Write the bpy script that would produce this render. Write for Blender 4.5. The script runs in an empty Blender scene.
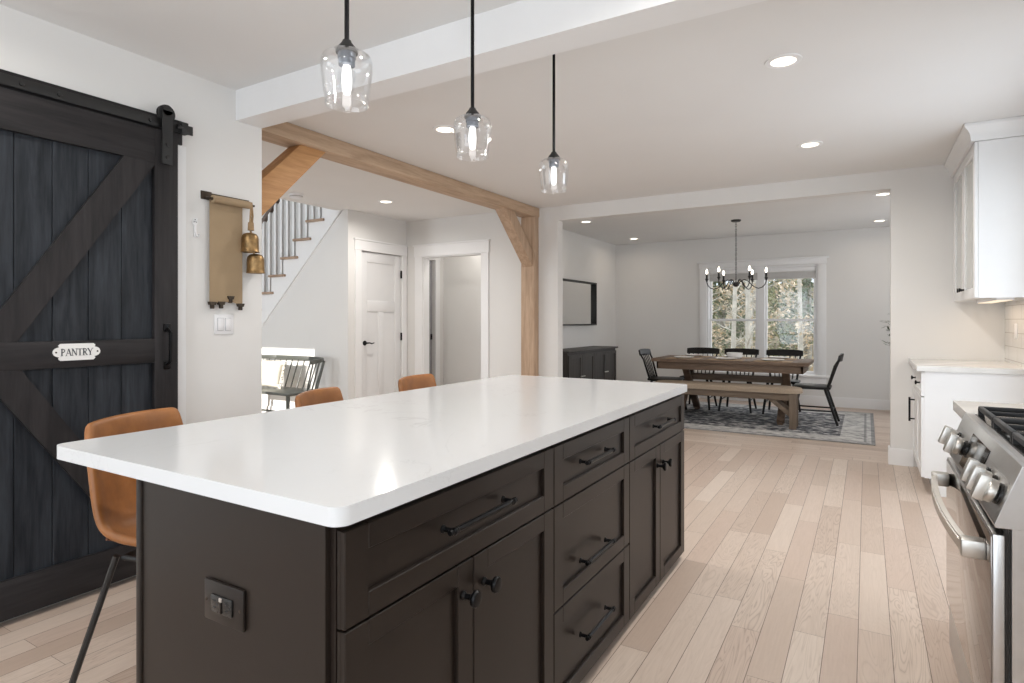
import bpy, bmesh, math, random
from mathutils import Vector, Matrix
from math import radians as R, sin, cos, pi
S = bpy.context.scene
COL = S.collection

# ------------------------------------------------------------------ camera
CAM_H, YAW, F_PX = 1.25, 30.66, 598.0
cd = bpy.data.cameras.new('camera')
cam = bpy.data.objects.new('camera', cd); COL.objects.link(cam)
cam.location = (0, 0, CAM_H); cam.rotation_euler = (R(90), 0, R(YAW))
cd.sensor_width = 36.0; cd.lens = F_PX / 1024 * 36.0
cd.shift_y = -21.0 / 1024; cd.clip_start = 0.05; cd.clip_end = 300
S.camera = cam

# ------------------------------------------------------------------ world, light, exposure
W = bpy.data.worlds.new('world'); S.world = W; W.use_nodes = True
bgn = W.node_tree.nodes['Background']
bgn.inputs['Color'].default_value = (0.80, 0.89, 1.0, 1); bgn.inputs['Strength'].default_value = 2.4
S.view_settings.view_transform = 'Standard'; S.view_settings.look = 'None'
S.view_settings.gamma = 1.0; S.view_settings.use_curve_mapping = False
S.view_settings.exposure = -0.34

def area(name, loc, target, sx, sy, power, color=(1, 1, 1), shape='RECTANGLE', spread=180):
    l = bpy.data.lights.new(name, 'AREA'); l.shape = shape; l.size = sx
    if shape in ('RECTANGLE', 'ELLIPSE'): l.size_y = sy
    l.energy = power; l.color = color; l.spread = R(spread)
    o = bpy.data.objects.new(name, l); COL.objects.link(o); o.location = loc
    d = Vector(target) - Vector(loc)
    o.rotation_euler = d.to_track_quat('-Z', 'Y').to_euler()
    return o
COOL, NEUT, WARM = (0.87, 0.94, 1.0), (1.0, 0.985, 0.96), (1.0, 0.955, 0.90)
# daylight lamps just outside modelled openings; the unseen windows among them are added
area('daylight_kitchen_right', (1.25, -1.35, 1.55), (0, -1.0, 2.1), 2.0, 1.5, 60, COOL)
area('fill_kitchen_side', (1.30, 4.06, 1.35), (0, 4.06, 1.55), 1.3, 1.8, 20, COOL)  # extra light through a window added in the right wall
area('fill_kitchen_back', (-1.2, -3.35, 1.35), (-1.2, -1.0, 2.6), 3.0, 2.1, 58, COOL)  # broad soft fill through the added back window
area('daylight_dining_window', (-1.41, 10.25, 1.35), (-1.41, 8, 1.1), 1.7, 1.6, 13, NEUT)
area('daylight_dining_side', (1.75, 8.0, 1.4), (0, 8.0, 1.2), 2.2, 1.8, 24, (1.0, 0.90, 0.80))
area('daylight_foyer_door', (-7.0, 0.45, 1.25), (-7.0, 3, 1.2), 1.2, 2.1, 75, COOL)
area('fill_foyer_upper', (-6.6, 0.45, 3.9), (-6.6, 4, 3.0), 2.4, 1.6, 55, COOL)  # brightens the stairwell through an added upper window
# the low winter sun falling through the glazed front door
sl = bpy.data.lights.new('winter_sun', 'SPOT'); sl.energy = 170000; sl.spot_size = R(4.1); sl.spot_blend = 0.05
sl.shadow_soft_size = 0.12; sl.color = (1.0, 0.95, 0.87)
so = bpy.data.objects.new('winter_sun', sl); COL.objects.link(so)
SUN_T = Vector((-6.3, 5.06, -0.18)); SUN_D = Vector((0.15, 1.0, -0.30))
so.location = SUN_T - SUN_D * 38.0
so.rotation_euler = SUN_D.to_track_quat('-Z', 'Y').to_euler()

# ------------------------------------------------------------------ materials
MATS = {}
class NT:
    def __init__(s, name):
        s.m = bpy.data.materials.new(name); s.m.use_nodes = True
        s.t = s.m.node_tree; s.n = s.t.nodes; s.l = s.t.links
        s.b = s.n['Principled BSDF']; s.out = s.n['Material Output']
    def add(s, typ, **kw):
        n = s.n.new(typ)
        for k, v in kw.items(): setattr(n, k, v)
        return n
    def set(s, sock, v):
        if hasattr(v, 'is_output'): s.l.new(v, sock)
        else: sock.default_value = v
    def math(s, op, a, b=None, c=None):
        n = s.add('ShaderNodeMath', operation=op)
        s.set(n.inputs[0], a)
        if b is not None: s.set(n.inputs[1], b)
        if c is not None: s.set(n.inputs[2], c)
        return n.outputs[0]
    def obj(s):
        return s.add('ShaderNodeTexCoord').outputs['Object']
    def mapped(s, vec, scale=(1, 1, 1), loc=(0, 0, 0)):
        n = s.add('ShaderNodeMapping'); s.set(n.inputs[0], vec)
        n.inputs['Scale'].default_value = scale; n.inputs['Location'].default_value = loc
        return n.outputs[0]
    def noise(s, vec, scale, detail=4, rough=0.55, dist=0.0):
        n = s.add('ShaderNodeTexNoise'); s.set(n.inputs['Vector'], vec)
        n.inputs['Scale'].default_value = scale; n.inputs['Detail'].default_value = detail
        n.inputs['Roughness'].default_value = rough; n.inputs['Distortion'].default_value = dist
        return n.outputs['Fac']
    def ramp(s, fac, stops):
        n = s.add('ShaderNodeValToRGB'); s.set(n.inputs[0], fac)
        e = n.color_ramp.elements
        while len(e) < len(stops): e.new(0.5)
        for i, (p, c) in enumerate(stops):
            e[i].position = p; e[i].color = (*c, 1) if len(c) == 3 else c
        return n.outputs[0]
    def mix(s, fac, a, b, blend='MIX'):
        n = s.add('ShaderNodeMix', data_type='RGBA', blend_type=blend)
        s.set(n.inputs[0], fac)
        s.set(n.inputs[6], a if hasattr(a, 'is_output') else (*a, 1))
        s.set(n.inputs[7], b if hasattr(b, 'is_output') else (*b, 1))
        return n.outputs[2]
    def bump(s, h, strength=0.2, dist=0.002):
        n = s.add('ShaderNodeBump'); s.set(n.inputs['Height'], h)
        n.inputs['Strength'].default_value = strength; n.inputs['Distance'].default_value = dist
        s.l.new(n.outputs[0], s.b.inputs['Normal'])
    def fin(s, color=None, rough=0.5, metal=0.0, spec=None):
        if color is not None: s.set(s.b.inputs['Base Color'], color if hasattr(color, 'is_output') else (*color, 1))
        s.set(s.b.inputs['Roughness'], rough); s.b.inputs['Metallic'].default_value = metal
        if spec is not None: s.b.inputs['Specular IOR Level'].default_value = spec
        MATS[s.m.name] = s.m
        return s.m
def srgb(r, g, b):
    f = lambda c: (c / 255 / 12.92) if c <= 10 else ((c / 255 + 0.055) / 1.055) ** 2.4
    return (f(r), f(g), f(b))
def plain(name, col, rough=0.5, metal=0.0, var=0.06, scale=6.0, spec=None):
    t = NT(name)
    f = t.noise(t.obj(), scale, 3)
    c = t.ramp(f, [(0.3, tuple(x * (1 - var) for x in col)), (0.7, tuple(min(1, x * (1 + var)) for x in col))])
    return t.fin(c, rough, metal, spec)
def wood(name, dark, light, axis='x', scale=1.0, rough=0.5, contrast=(0.3, 0.72), bump=0.15, spec=None):
    t = NT(name)
    st = {'x': (1.2, 14, 14), 'y': (14, 1.2, 14), 'z': (14, 14, 1.2)}[axis]
    v = t.mapped(t.obj(), tuple(a * scale for a in st))
    n1 = t.noise(v, 1.6, 6, 0.6, 0.6); n2 = t.noise(v, 6.0, 3, 0.6)
    f = t.math('ADD', t.math('MULTIPLY', n1, 0.72), t.math('MULTIPLY', n2, 0.28))
    c = t.ramp(f, [(contrast[0], dark), (contrast[1], light)])
    t.bump(f, bump, 0.002)
    return t.fin(c, rough, 0.0, spec)
def planks(name, along, width, length, tones, rough):
    t = NT(name)
    sp = t.add('ShaderNodeSeparateXYZ'); t.l.new(t.obj(), sp.inputs[0])
    a, b = (sp.outputs['X'], sp.outputs['Y']) if along == 'y' else (sp.outputs['Y'], sp.outputs['X'])
    ax = t.math('DIVIDE', t.math('ADD', a, 50 * width + 0.03), width)
    row = t.math('FLOOR', ax); fa = t.math('FRACT', ax)
    wn = t.add('ShaderNodeTexWhiteNoise', noise_dimensions='1D'); t.l.new(row, wn.inputs['W'])
    bl = t.math('ADD', t.math('DIVIDE', t.math('ADD', b, 40), length), t.math('MULTIPLY', wn.outputs['Value'], 7.3))
    cell = t.math('FLOOR', bl); fb = t.math('FRACT', bl)
    cv = t.add('ShaderNodeCombineXYZ'); t.l.new(row, cv.inputs[0]); t.l.new(cell, cv.inputs[1])
    w2 = t.add('ShaderNodeTexWhiteNoise', noise_dimensions='2D'); t.l.new(cv.outputs[0], w2.inputs['Vector'])
    rnd = w2.outputs['Value']
    base = t.ramp(rnd, tones)
    # cathedral grain: wavy bands stretched along the board, shifted per board
    gv = t.add('ShaderNodeCombineXYZ')
    t.l.new(t.math('MULTIPLY', a, 12.0), gv.inputs[0]); t.l.new(t.math('MULTIPLY', b, 1.3), gv.inputs[1])
    t.l.new(t.math('MULTIPLY', rnd, 37.0), gv.inputs[2])
    n1 = t.noise(gv.outputs[0], 1.0, 2, 0.5, 0.9)
    rings = t.math('FRACT', t.math('MULTIPLY', n1, 20.0))
    tri = t.math('ABSOLUTE', t.math('SUBTRACT', rings, 0.5))
    line = t.ramp(tri, [(0.0, (1, 1, 1)), (0.12, (0.3, 0.3, 0.3)), (0.30, (0, 0, 0))])
    gv2 = t.add('ShaderNodeCombineXYZ')
    t.l.new(t.math('MULTIPLY', a, 120.0), gv2.inputs[0]); t.l.new(t.math('MULTIPLY', b, 6.0), gv2.inputs[1]); t.l.new(rnd, gv2.inputs[2])
    n2 = t.noise(gv2.outputs[0], 1.0, 4, 0.6)
    w3 = t.add('ShaderNodeTexWhiteNoise', noise_dimensions='3D'); t.l.new(cv.outputs[0], w3.inputs['Vector'])
    amt = t.math('ADD', 0.05, t.math('MULTIPLY', t.math('POWER', w3.outputs['Value'], 2.0), 0.42))
    c = t.mix(t.math('MULTIPLY', line, amt), base, srgb(122, 100, 84))
    c = t.mix(t.math('MULTIPLY', n2, 0.35), c, srgb(150, 126, 108))
    # joints
    gap = t.math('MAXIMUM', t.math('LESS_THAN', fa, 0.022), t.math('LESS_THAN', fb, 0.0018))
    c = t.mix(t.math('MULTIPLY', gap, 0.85), c, srgb(78, 60, 46))
    t.bump(t.math('SUBTRACT', 1.0, gap), 0.25, 0.0015)
    return t.fin(c, rough)

oak_tones = [(0.0, srgb(190, 170, 155)), (0.25, srgb(211, 194, 180)), (0.5, srgb(216, 200, 186)), (0.8, srgb(202, 182, 168)), (1.0, srgb(223, 209, 196))]
M_FLOOR = planks('oak_planks', 'y', 0.1125, 0.95, oak_tones, 0.38)
M_FLOORD = planks('oak_planks_cross', 'x', 0.1125, 1.1, oak_tones, 0.38)
M_WALL = plain('wall_paint', (0.785, 0.775, 0.755), 0.75, var=0.012, scale=1.5)
M_CEIL = plain('ceiling_paint', (0.82, 0.815, 0.805), 0.85, var=0.012, scale=1.5)
M_TRIM = plain('trim_paint', (0.88, 0.88, 0.88), 0.42, var=0.01)
M_WHITE = plain('white_cabinet_paint', (0.84, 0.845, 0.845), 0.4, var=0.01)
M_DOORW = plain('white_door_paint', (0.82, 0.82, 0.82), 0.45, var=0.01)
M_ESP = plain('espresso_paint', (0.0165, 0.0115, 0.0088), 0.36, var=0.08, scale=3, spec=0.3)
M_BLK = plain('black_metal', (0.012, 0.012, 0.013), 0.32, 0.75, var=0.1)
M_BLKM = plain('black_powder_coat', (0.014, 0.0135, 0.0135), 0.45, 0.0, var=0.1)
M_BARNF = wood('barn_door_frame_stain', srgb(28, 27, 28), srgb(60, 57, 58), 'z', 1.0, 0.5, (0.25, 0.8), spec=0.2)
M_BARNH = wood('barn_door_rail_stain', srgb(28, 27, 28), srgb(60, 57, 58), 'y', 1.0, 0.5, (0.25, 0.8), spec=0.2)
M_BARNP = wood('barn_door_plank_stain', srgb(20, 22, 26), srgb(60, 64, 70), 'z', 1.0, 0.5, (0.32, 0.72), spec=0.2)
M_TIMBY = wood('timber_along', srgb(164, 137, 112), srgb(210, 183, 156), 'y', 1.0, 0.65, (0.28, 0.7))
M_TIMBZ = wood('timber_upright', srgb(164, 136, 111), srgb(206, 178, 152), 'z', 1.0, 0.65, (0.28, 0.7))
M_TREAD = wood('tread_oak', srgb(150, 125, 104), srgb(186, 160, 138), 'x', 1.0, 0.5)
M_TABLE = wood('table_wood', srgb(84, 68, 55), srgb(136, 114, 96), 'x', 1.2, 0.6)
M_TABLEZ = wood('table_wood_upright', srgb(72, 57, 46), srgb(120, 98, 80), 'z', 1.2, 0.6)
M_BENCH = wood('bench_wood', srgb(92, 79, 67), srgb(134, 117, 100), 'x', 1.2, 0.6)
M_BENCHZ = wood('bench_wood_upright', srgb(92, 79, 67), srgb(134, 117, 100), 'z', 1.2, 0.6)
M_CHAIR = plain('black_chair_paint', (0.012, 0.0115, 0.0115), 0.45, var=0.1, spec=0.25)
M_SETTEE = plain('charcoal_settee_paint', srgb(84, 86, 81), 0.35, var=0.06)
M_SIDE = wood('sideboard_stain', srgb(38, 35, 33), srgb(70, 64, 60), 'z', 1.0, 0.5)
M_STEEL = plain('stainless_steel', (0.52, 0.515, 0.51), 0.30, 1.0, var=0.03, scale=30)
M_NICK = plain('brushed_nickel', (0.55, 0.53, 0.495), 0.36, 1.0, var=0.03, scale=30)
M_IRON = plain('cast_iron', (0.02, 0.021, 0.023), 0.5, 0.3, var=0.1)
M_GLASSD = plain('oven_glass', (0.27, 0.245, 0.23), 0.03, 1.0, var=0.0)
M_PLAST = plain('black_plastic', (0.012, 0.012, 0.012), 0.25, var=0.05)
M_BROWNP = plain('brown_plastic', (0.016, 0.012, 0.010), 0.3, var=0.05, spec=0.3)
M_WPLAST = plain('white_plastic', (0.85, 0.85, 0.86), 0.35, var=0.01)
M_CER = plain('white_ceramic', (0.83, 0.82, 0.80), 0.2, var=0.01)
M_KRAFT = plain('kraft_paper', srgb(160, 138, 109), 0.85, var=0.04, scale=9)
M_BRASS = plain('aged_brass', srgb(150, 122, 84), 0.42, 0.85, var=0.40, scale=28)
M_ROPE = plain('jute_rope', srgb(160, 132, 98), 0.9, var=0.15, scale=60)
M_DIRON = plain('dark_iron', srgb(66, 56, 46), 0.45, 0.6, var=0.2, scale=40)
M_CUSH = plain('bench_linen', srgb(164, 148, 130), 0.95, var=0.10, scale=90)
M_MAT = plain('woven_mat', srgb(172, 148, 122), 0.9, var=0.18, scale=70)
M_PILL = plain('cream_cotton', srgb(226, 220, 206), 0.95, var=0.04, scale=40)
M_SHADE = plain('window_shade_fabric', srgb(205, 204, 202), 0.9, var=0.03, scale=30)
M_LEAF = plain('dark_leaf', srgb(58, 72, 44), 0.6, var=0.3, scale=20)
M_POT = plain('pot_clay', srgb(150, 146, 138), 0.8, var=0.05)
M_SOIL = plain('potting_soil', srgb(50, 40, 32), 0.95, var=0.3, scale=40)
M_HANDR = wood('handrail_stain', srgb(92, 80, 74), srgb(122, 108, 100), 'x', 1.0, 0.5)

def leather():
    t = NT('cognac_leather'); o = t.obj()
    f = t.noise(o, 7, 5, 0.6); g = t.noise(o, 160, 2)
    c = t.ramp(f, [(0.28, srgb(126, 78, 38)), (0.6, srgb(163, 106, 56)), (0.8, srgb(182, 126, 76))])
    t.bump(g, 0.12, 0.001)
    return t.fin(c, 0.42)
M_LEATH = leather()
def quartz():
    t = NT('white_quartz'); o = t.obj()
    f = t.noise(o, 2.6, 8, 0.62, 1.4)
    d = t.math('ABSOLUTE', t.math('SUBTRACT', f, 0.5))
    v = t.ramp(d, [(0.0, (1, 1, 1)), (0.012, (0, 0, 0))])
    patch = t.ramp(t.noise(o, 2.2, 3), [(0.50, (0, 0, 0)), (0.66, (1, 1, 1))])
    k = t.math('MULTIPLY', t.math('MULTIPLY', v, patch), 0.32)
    c = t.mix(k, (0.67, 0.68, 0.69), (0.34, 0.34, 0.35))
    return t.fin(c, 0.14, 0.0, 0.4)
M_QTZ = quartz()
M_QTZ2 = plain('light_quartz', (0.73, 0.725, 0.705), 0.15, var=0.04, scale=12)
def tiles():
    t = NT('backsplash_tile')
    sp = t.add('ShaderNodeSeparateXYZ'); t.l.new(t.obj(), sp.inputs[0])
    cv = t.add('ShaderNodeCombineXYZ'); t.l.new(sp.outputs['Y'], cv.inputs[0]); t.l.new(sp.outputs['Z'], cv.inputs[1])
    b = t.add('ShaderNodeTexBrick'); t.l.new(cv.outputs[0], b.inputs['Vector'])
    b.inputs['Color1'].default_value = (0.76, 0.74, 0.71, 1); b.inputs['Color2'].default_value = (0.80, 0.78, 0.75, 1)
    b.inputs['Mortar'].default_value = (0.52, 0.48, 0.44, 1); b.inputs['Scale'].default_value = 1.0
    b.inputs['Mortar Size'].default_value = 0.0025; b.inputs['Brick Width'].default_value = 0.30; b.inputs['Row Height'].default_value = 0.105
    return t.fin(b.outputs['Color'], 0.2)
M_TILE = tiles()
def rugmat():
    t = NT('rug_pile'); o = t.obj()
    sp = t.add('ShaderNodeSeparateXYZ'); t.l.new(o, sp.inputs[0])
    n1 = t.noise(o, 9.0, 6, 0.75, 0.4)
    vo = t.add('ShaderNodeTexVoronoi'); t.l.new(o, vo.inputs['Vector']); vo.inputs['Scale'].default_value = 13.0
    n2 = t.noise(o, 40, 3, 0.6)
    f = t.math('ADD', t.math('ADD', t.math('MULTIPLY', n1, 0.62), t.math('MULTIPLY', vo.outputs['Distance'], 0.30)), t.math('MULTIPLY', n2, 0.22))
    field = t.ramp(f, [(0.44, srgb(48, 50, 56)), (0.54, srgb(88, 90, 95)), (0.62, srgb(150, 149, 149)), (0.72, srgb(200, 198, 194))])
    bord = t.ramp(f, [(0.34, srgb(96, 97, 100)), (0.52, srgb(166, 165, 163)), (0.7, srgb(200, 198, 194))])
    ex = t.math('SUBTRACT', 1.53, t.math('ABSOLUTE', sp.outputs['X'])); ey = t.math('SUBTRACT', 1.18, t.math('ABSOLUTE', sp.outputs['Y']))
    e = t.math('MINIMUM', ex, ey)
    isb = t.math('LESS_THAN', e, 0.32)
    c = t.mix(isb, field, bord)
    ln = t.math('LESS_THAN', t.math('ABSOLUTE', t.math('SUBTRACT', e, 0.33)), 0.014)
    ln2 = t.math('LESS_THAN', t.math('ABSOLUTE', t.math('SUBTRACT', e, 0.085)), 0.012)
    c = t.mix(t.math('MULTIPLY', t.math('MAXIMUM', ln, ln2), 0.55), c, srgb(88, 88, 92))
    c = t.mix(t.math('MULTIPLY', t.math('LESS_THAN', e, 0.03), 0.6), c, srgb(86, 86, 90))
    t.bump(n2, 0.4, 0.004)
    return t.fin(c, 0.95)
M_RUG = rugmat()
def emit(name, col, strength):
    t = NT(name); t.n.remove(t.b)
    e = t.add('ShaderNodeEmission'); e.inputs[0].default_value = (*col, 1); e.inputs[1].default_value = strength
    t.l.new(e.outputs[0], t.out.inputs[0]); return t.m
M_CAN = emit('can_lens', (1.0, 0.88, 0.72), 5.0)
M_BULB = emit('bulb_glow', (1.0, 0.97, 0.94), 4.0)
M_CAND = emit('candle_bulb_glow', (1.0, 0.88, 0.70), 14.0)
M_STRIP = emit('strip_glow', (1.0, 0.82, 0.62), 1.5)
def glassmix(name, base, rim, tint=(1, 1, 1)):
    t = NT(name); t.n.remove(t.b)
    tr = t.add('ShaderNodeBsdfTransparent'); tr.inputs[0].default_value = (*tint, 1)
    gl = t.add('ShaderNodeBsdfGlossy'); gl.inputs['Roughness'].default_value = 0.03; gl.inputs['Color'].default_value = (0.95, 0.96, 0.97, 1)
    lw = t.add('ShaderNodeLayerWeight'); lw.inputs['Blend'].default_value = 0.35
    f = t.math('ADD', t.math('MULTIPLY', lw.outputs['Facing'], rim), base)
    mx = t.add('ShaderNodeMixShader'); t.l.new(f, mx.inputs[0]); t.l.new(tr.outputs[0], mx.inputs[1]); t.l.new(gl.outputs[0], mx.inputs[2])
    t.l.new(mx.outputs[0], t.out.inputs[0]); return t.m
M_PANE = glassmix('window_glass', 0.03, 0.10)
M_SGLASS = glassmix('clear_shade_glass', 0.06, 0.50, (1, 1, 1))
M_MIRR = plain('mirror_silver', (0.86, 0.86, 0.85), 0.02, 1.0, var=0.0)
M_BARK = wood('grey_bark', srgb(140, 132, 120), srgb(196, 188, 174), 'z', 0.6, 0.9)
M_BIRCH = plain('pale_bark', srgb(205, 198, 184), 0.85, var=0.2, scale=8)
M_EVER = plain('evergreen_needles', srgb(122, 132, 104), 0.9, var=0.4, scale=4)  # woodland tones are lightened to stand in for sunlight outdoors
M_OLIVE = plain('olive_foliage', srgb(176, 176, 136), 0.9, var=0.35, scale=4)
M_TAN = plain('dry_beech_leaves', srgb(226, 208, 180), 0.9, var=0.2, scale=4)
M_GROUND = plain('leaf_litter', srgb(150, 134, 106), 0.95, var=0.3, scale=3)

# ------------------------------------------------------------------ mesh helpers
class MB:
    def __init__(s): s.bm = bmesh.new()
    def merge(s, b, M=None):
        if M is not None: bmesh.ops.transform(b, matrix=M, verts=b.verts)
        me = bpy.data.meshes.new('t'); b.to_mesh(me); b.free(); s.bm.from_mesh(me); bpy.data.meshes.remove(me)
    def box(s, x0, x1, y0, y1, z0, z1, bev=0.0, seg=2, M=None):
        b = bmesh.new(); bmesh.ops.create_cube(b, size=1)
        for v in b.verts: v.co = Vector(((x0 + x1) / 2 + v.co.x * (x1 - x0), (y0 + y1) / 2 + v.co.y * (y1 - y0), (z0 + z1) / 2 + v.co.z * (z1 - z0)))
        if bev > 0:
            bev = min(bev, 0.45 * min(abs(x1 - x0), abs(y1 - y0), abs(z1 - z0)))
            bmesh.ops.bevel(b, geom=list(b.edges), offset=bev, segments=seg, affect='EDGES', profile=0.5)
        s.merge(b, M); return s
    def bar(s, p, q, w, h, bev=0.0, up=(0, 0, 1)):
        p, q = Vector(p), Vector(q); d = q - p; L = d.length; d.normalize()
        u = Vector(up)
        if abs(u.dot(d)) > 0.98: u = Vector((0, 1, 0))
        x = d.cross(u).normalized(); z = x.cross(d).normalized()
        M = Matrix(((x.x, d.x, z.x, (p.x + q.x) / 2), (x.y, d.y, z.y, (p.y + q.y) / 2), (x.z, d.z, z.z, (p.z + q.z) / 2), (0, 0, 0, 1)))
        return s.box(-w / 2, w / 2, -L / 2, L / 2, -h / 2, h / 2, bev, M=M)
    def prism(s, pts, axis, d0, d1, bev=0.0):
        b = bmesh.new()
        def P(a, c, d): return {'x': (d, a, c), 'y': (a, d, c), 'z': (a, c, d)}[axis]
        v0 = [b.verts.new(P(a, c, d0)) for a, c in pts]; v1 = [b.verts.new(P(a, c, d1)) for a, c in pts]
        b.faces.new(v0); b.faces.new(v1[::-1]); n = len(pts)
        for i in range(n): b.faces.new((v0[i], v1[i], v1[(i + 1) % n], v0[(i + 1) % n]))
        bmesh.ops.recalc_face_normals(b, faces=b.faces)
        if bev > 0: bmesh.ops.bevel(b, geom=list(b.edges), offset=bev, segments=2, affect='EDGES', profile=0.5)
        s.merge(b); return s
    def tube(s, pts, r, n=8, caps=True):
        pts = [Vector(p) for p in pts]; rs = r if isinstance(r, (list, tuple)) else [r] * len(pts)
        b = s.bm; rings = []; ref = None
        for i, p in enumerate(pts):
            d = (pts[min(i + 1, len(pts) - 1)] - pts[max(i - 1, 0)]).normalized()
            if ref is None: ref = Vector((0, 0, 1)) if abs(d.z) < 0.9 else Vector((1, 0, 0))
            x = (ref - d * ref.dot(d)).normalized(); y = d.cross(x); ref = x
            rings.append([b.verts.new(p + (x * cos(2 * pi * k / n) + y * sin(2 * pi * k / n)) * rs[i]) for k in range(n)])
        for a, c in zip(rings, rings[1:]):
            for k in range(n): b.faces.new((a[k], a[(k + 1) % n], c[(k + 1) % n], c[k]))
        if caps: b.faces.new(rings[0][::-1]); b.faces.new(rings[-1])
        return s
    def lathe(s, prof, loc=(0, 0, 0), n=24, M=None):
        b = bmesh.new(); rings = []
        for r, z in prof:
            if r < 1e-6: rings.append([b.verts.new((0, 0, z))])
            else: rings.append([b.verts.new((r * cos(2 * pi * k / n), r * sin(2 * pi * k / n), z)) for k in range(n)])
        for a, c in zip(rings, rings[1:]):
            for k in range(n):
                k2 = (k + 1) % n
                if len(a) == 1 and len(c) == 1: continue
                if len(a) == 1: b.faces.new((a[0], c[k], c[k2]))
                elif len(c) == 1: b.faces.new((a[k], a[k2], c[0]))
                else: b.faces.new((a[k], a[k2], c[k2], c[k]))
        bmesh.ops.recalc_face_normals(b, faces=b.faces)
        T = Matrix.Translation(Vector(loc)); s.merge(b, T @ M if M is not None else T); return s
    def build(s, name, mat, parent=None, smooth=35):
        me = bpy.data.meshes.new(name); s.bm.normal_update(); s.bm.to_mesh(me); s.bm.free()
        if smooth:
            me.polygons.foreach_set('use_smooth', [True] * len(me.polygons)); me.set_sharp_from_angle(angle=R(smooth))
        o = bpy.data.objects.new(name, me); COL.objects.link(o); me.materials.append(mat)
        if parent is not None: o.parent = parent
        return o
AX = Matrix.Rotation(R(90), 4, 'Y')       # z -> +x
AXM = Matrix.Rotation(R(-90), 4, 'Y')     # z -> -x
AY = Matrix.Rotation(R(-90), 4, 'X')      # z -> +y
AYM = Matrix.Rotation(R(90), 4, 'X')      # z -> -y
def thing(name, label, cat, loc=(0, 0, 0), rz=0.0, group=None):
    o = bpy.data.objects.new(name, None); COL.objects.link(o); o.empty_display_size = 0.1
    o.location = loc; o.rotation_euler = (0, 0, R(rz)); o['label'] = label; o['category'] = cat
    if group: o['group'] = group
    return o
def tag(o, label, cat, group=None):
    o['label'] = label; o['category'] = cat
    if group: o['group'] = group
    return o
def struct(mb, name, mat, parent=None, smooth=0):
    o = mb.build(name, mat, parent, smooth)
    if parent is None: o['kind'] = 'structure'
    return o
def sroot(name):
    o = bpy.data.objects.new(name, None); COL.objects.link(o); o['kind'] = 'structure'; o.empty_display_size = 0.1; return o
def dup(root, loc=None, rz=None, label=None):
    def cp(o, par):
        c = o.copy(); COL.objects.link(c)
        if par is not None: c.parent = par
        for ch in list(o.children): cp(ch, c)
        return c
    r = cp(root, None)
    if loc is not None: r.location = loc
    if rz is not None: r.rotation_euler = (0, 0, R(rz))
    if label: r['label'] = label
    return r
def boxes(*bs, bev=0.0):
    m = MB()
    for b in bs: m.box(*b, bev)
    return m

# ================================================================== ROOM SHELL
CE = 2.557                      # ceiling
XL, XLB = -3.08, -3.50          # pantry wall faces
YE = 2.29                       # its free end
YW, YWB = 6.155, 6.285          # wall with the wide dining opening
YF = 9.84                       # far dining wall
YD = 6.10                       # hall wall with the doorway
XC = -5.24                      # closet door wall
YS = 5.06                       # wall under the stairs
XR = 0.965                      # right kitchen wall
XD = -3.74                      # dining left wall
XDR = 1.35                      # dining right wall
struct(boxes((-8.4, 1.1, -3.1, YW, -0.08, 0.0)), 'floor', M_FLOOR)
struct(boxes((-8.4, 1.5, YW, 9.95, -0.08, 0.0)), 'floor_dining', M_FLOORD)
struct(boxes((-5.30, 1.1, -3.1, YW, CE, CE + 0.28), (-5.30, 1.5, YW, 9.95, CE, CE + 0.28)), 'ceiling', M_CEIL)
struct(boxes((-8.4, -5.30, 0.6, 6.2, 5.1, 5.25)), 'ceiling_foyer', M_CEIL)
struct(boxes((XLB, XL, -3.1, YE, 0, CE)), 'wall_left', M_WALL)
# back wall with one wide opening added behind the camera for soft light
struct(boxes((XL, -2.75, -3.1, -3.0, 0, CE), (0.35, 0.97, -3.1, -3.0, 0, CE), (-2.75, 0.35, -3.1, -3.0, 2.42, CE), (-2.75, 0.35, -3.1, -3.0, 0, 0.25)), 'wall_back', M_WALL)
struct(boxes((XR, XR + 0.12, -3.1, -2.4, 0, CE), (XR, XR + 0.12, -0.3, 3.35, 0, CE), (XR, XR + 0.12, 4.78, YW, 0, CE), (XR, XR + 0.12, 3.35, 4.78, 0, 0.3), (XR, XR + 0.12, 3.35, 4.78, 2.2, CE), (XR, XR + 0.12, -2.4, -0.3, 0, 0.95), (XR, XR + 0.12, -2.4, -0.3, 2.2, CE)), 'wall_right', M_WALL)
XO0, XO1, ZO = -3.04, 0.18, 2.397
struct(boxes((-3.55, XO0, YW, YWB, 0, CE), (XO1, 1.1, YW, YWB, 0, CE), (XO0, XO1, YW, YWB, ZO, CE)), 'wall_dining_opening', M_WALL)
# hall wall with the cased doorway
DX0, DX1, DZ = -4.965, -4.045, 2.075
struct(boxes((XC, DX0, YD, YD + 0.12, 0, CE), (DX1, -3.462, YD, YD + 0.12, 0, CE), (DX0, DX1, YD, YD + 0.12, DZ, CE)), 'wall_hall', M_WALL)
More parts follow.
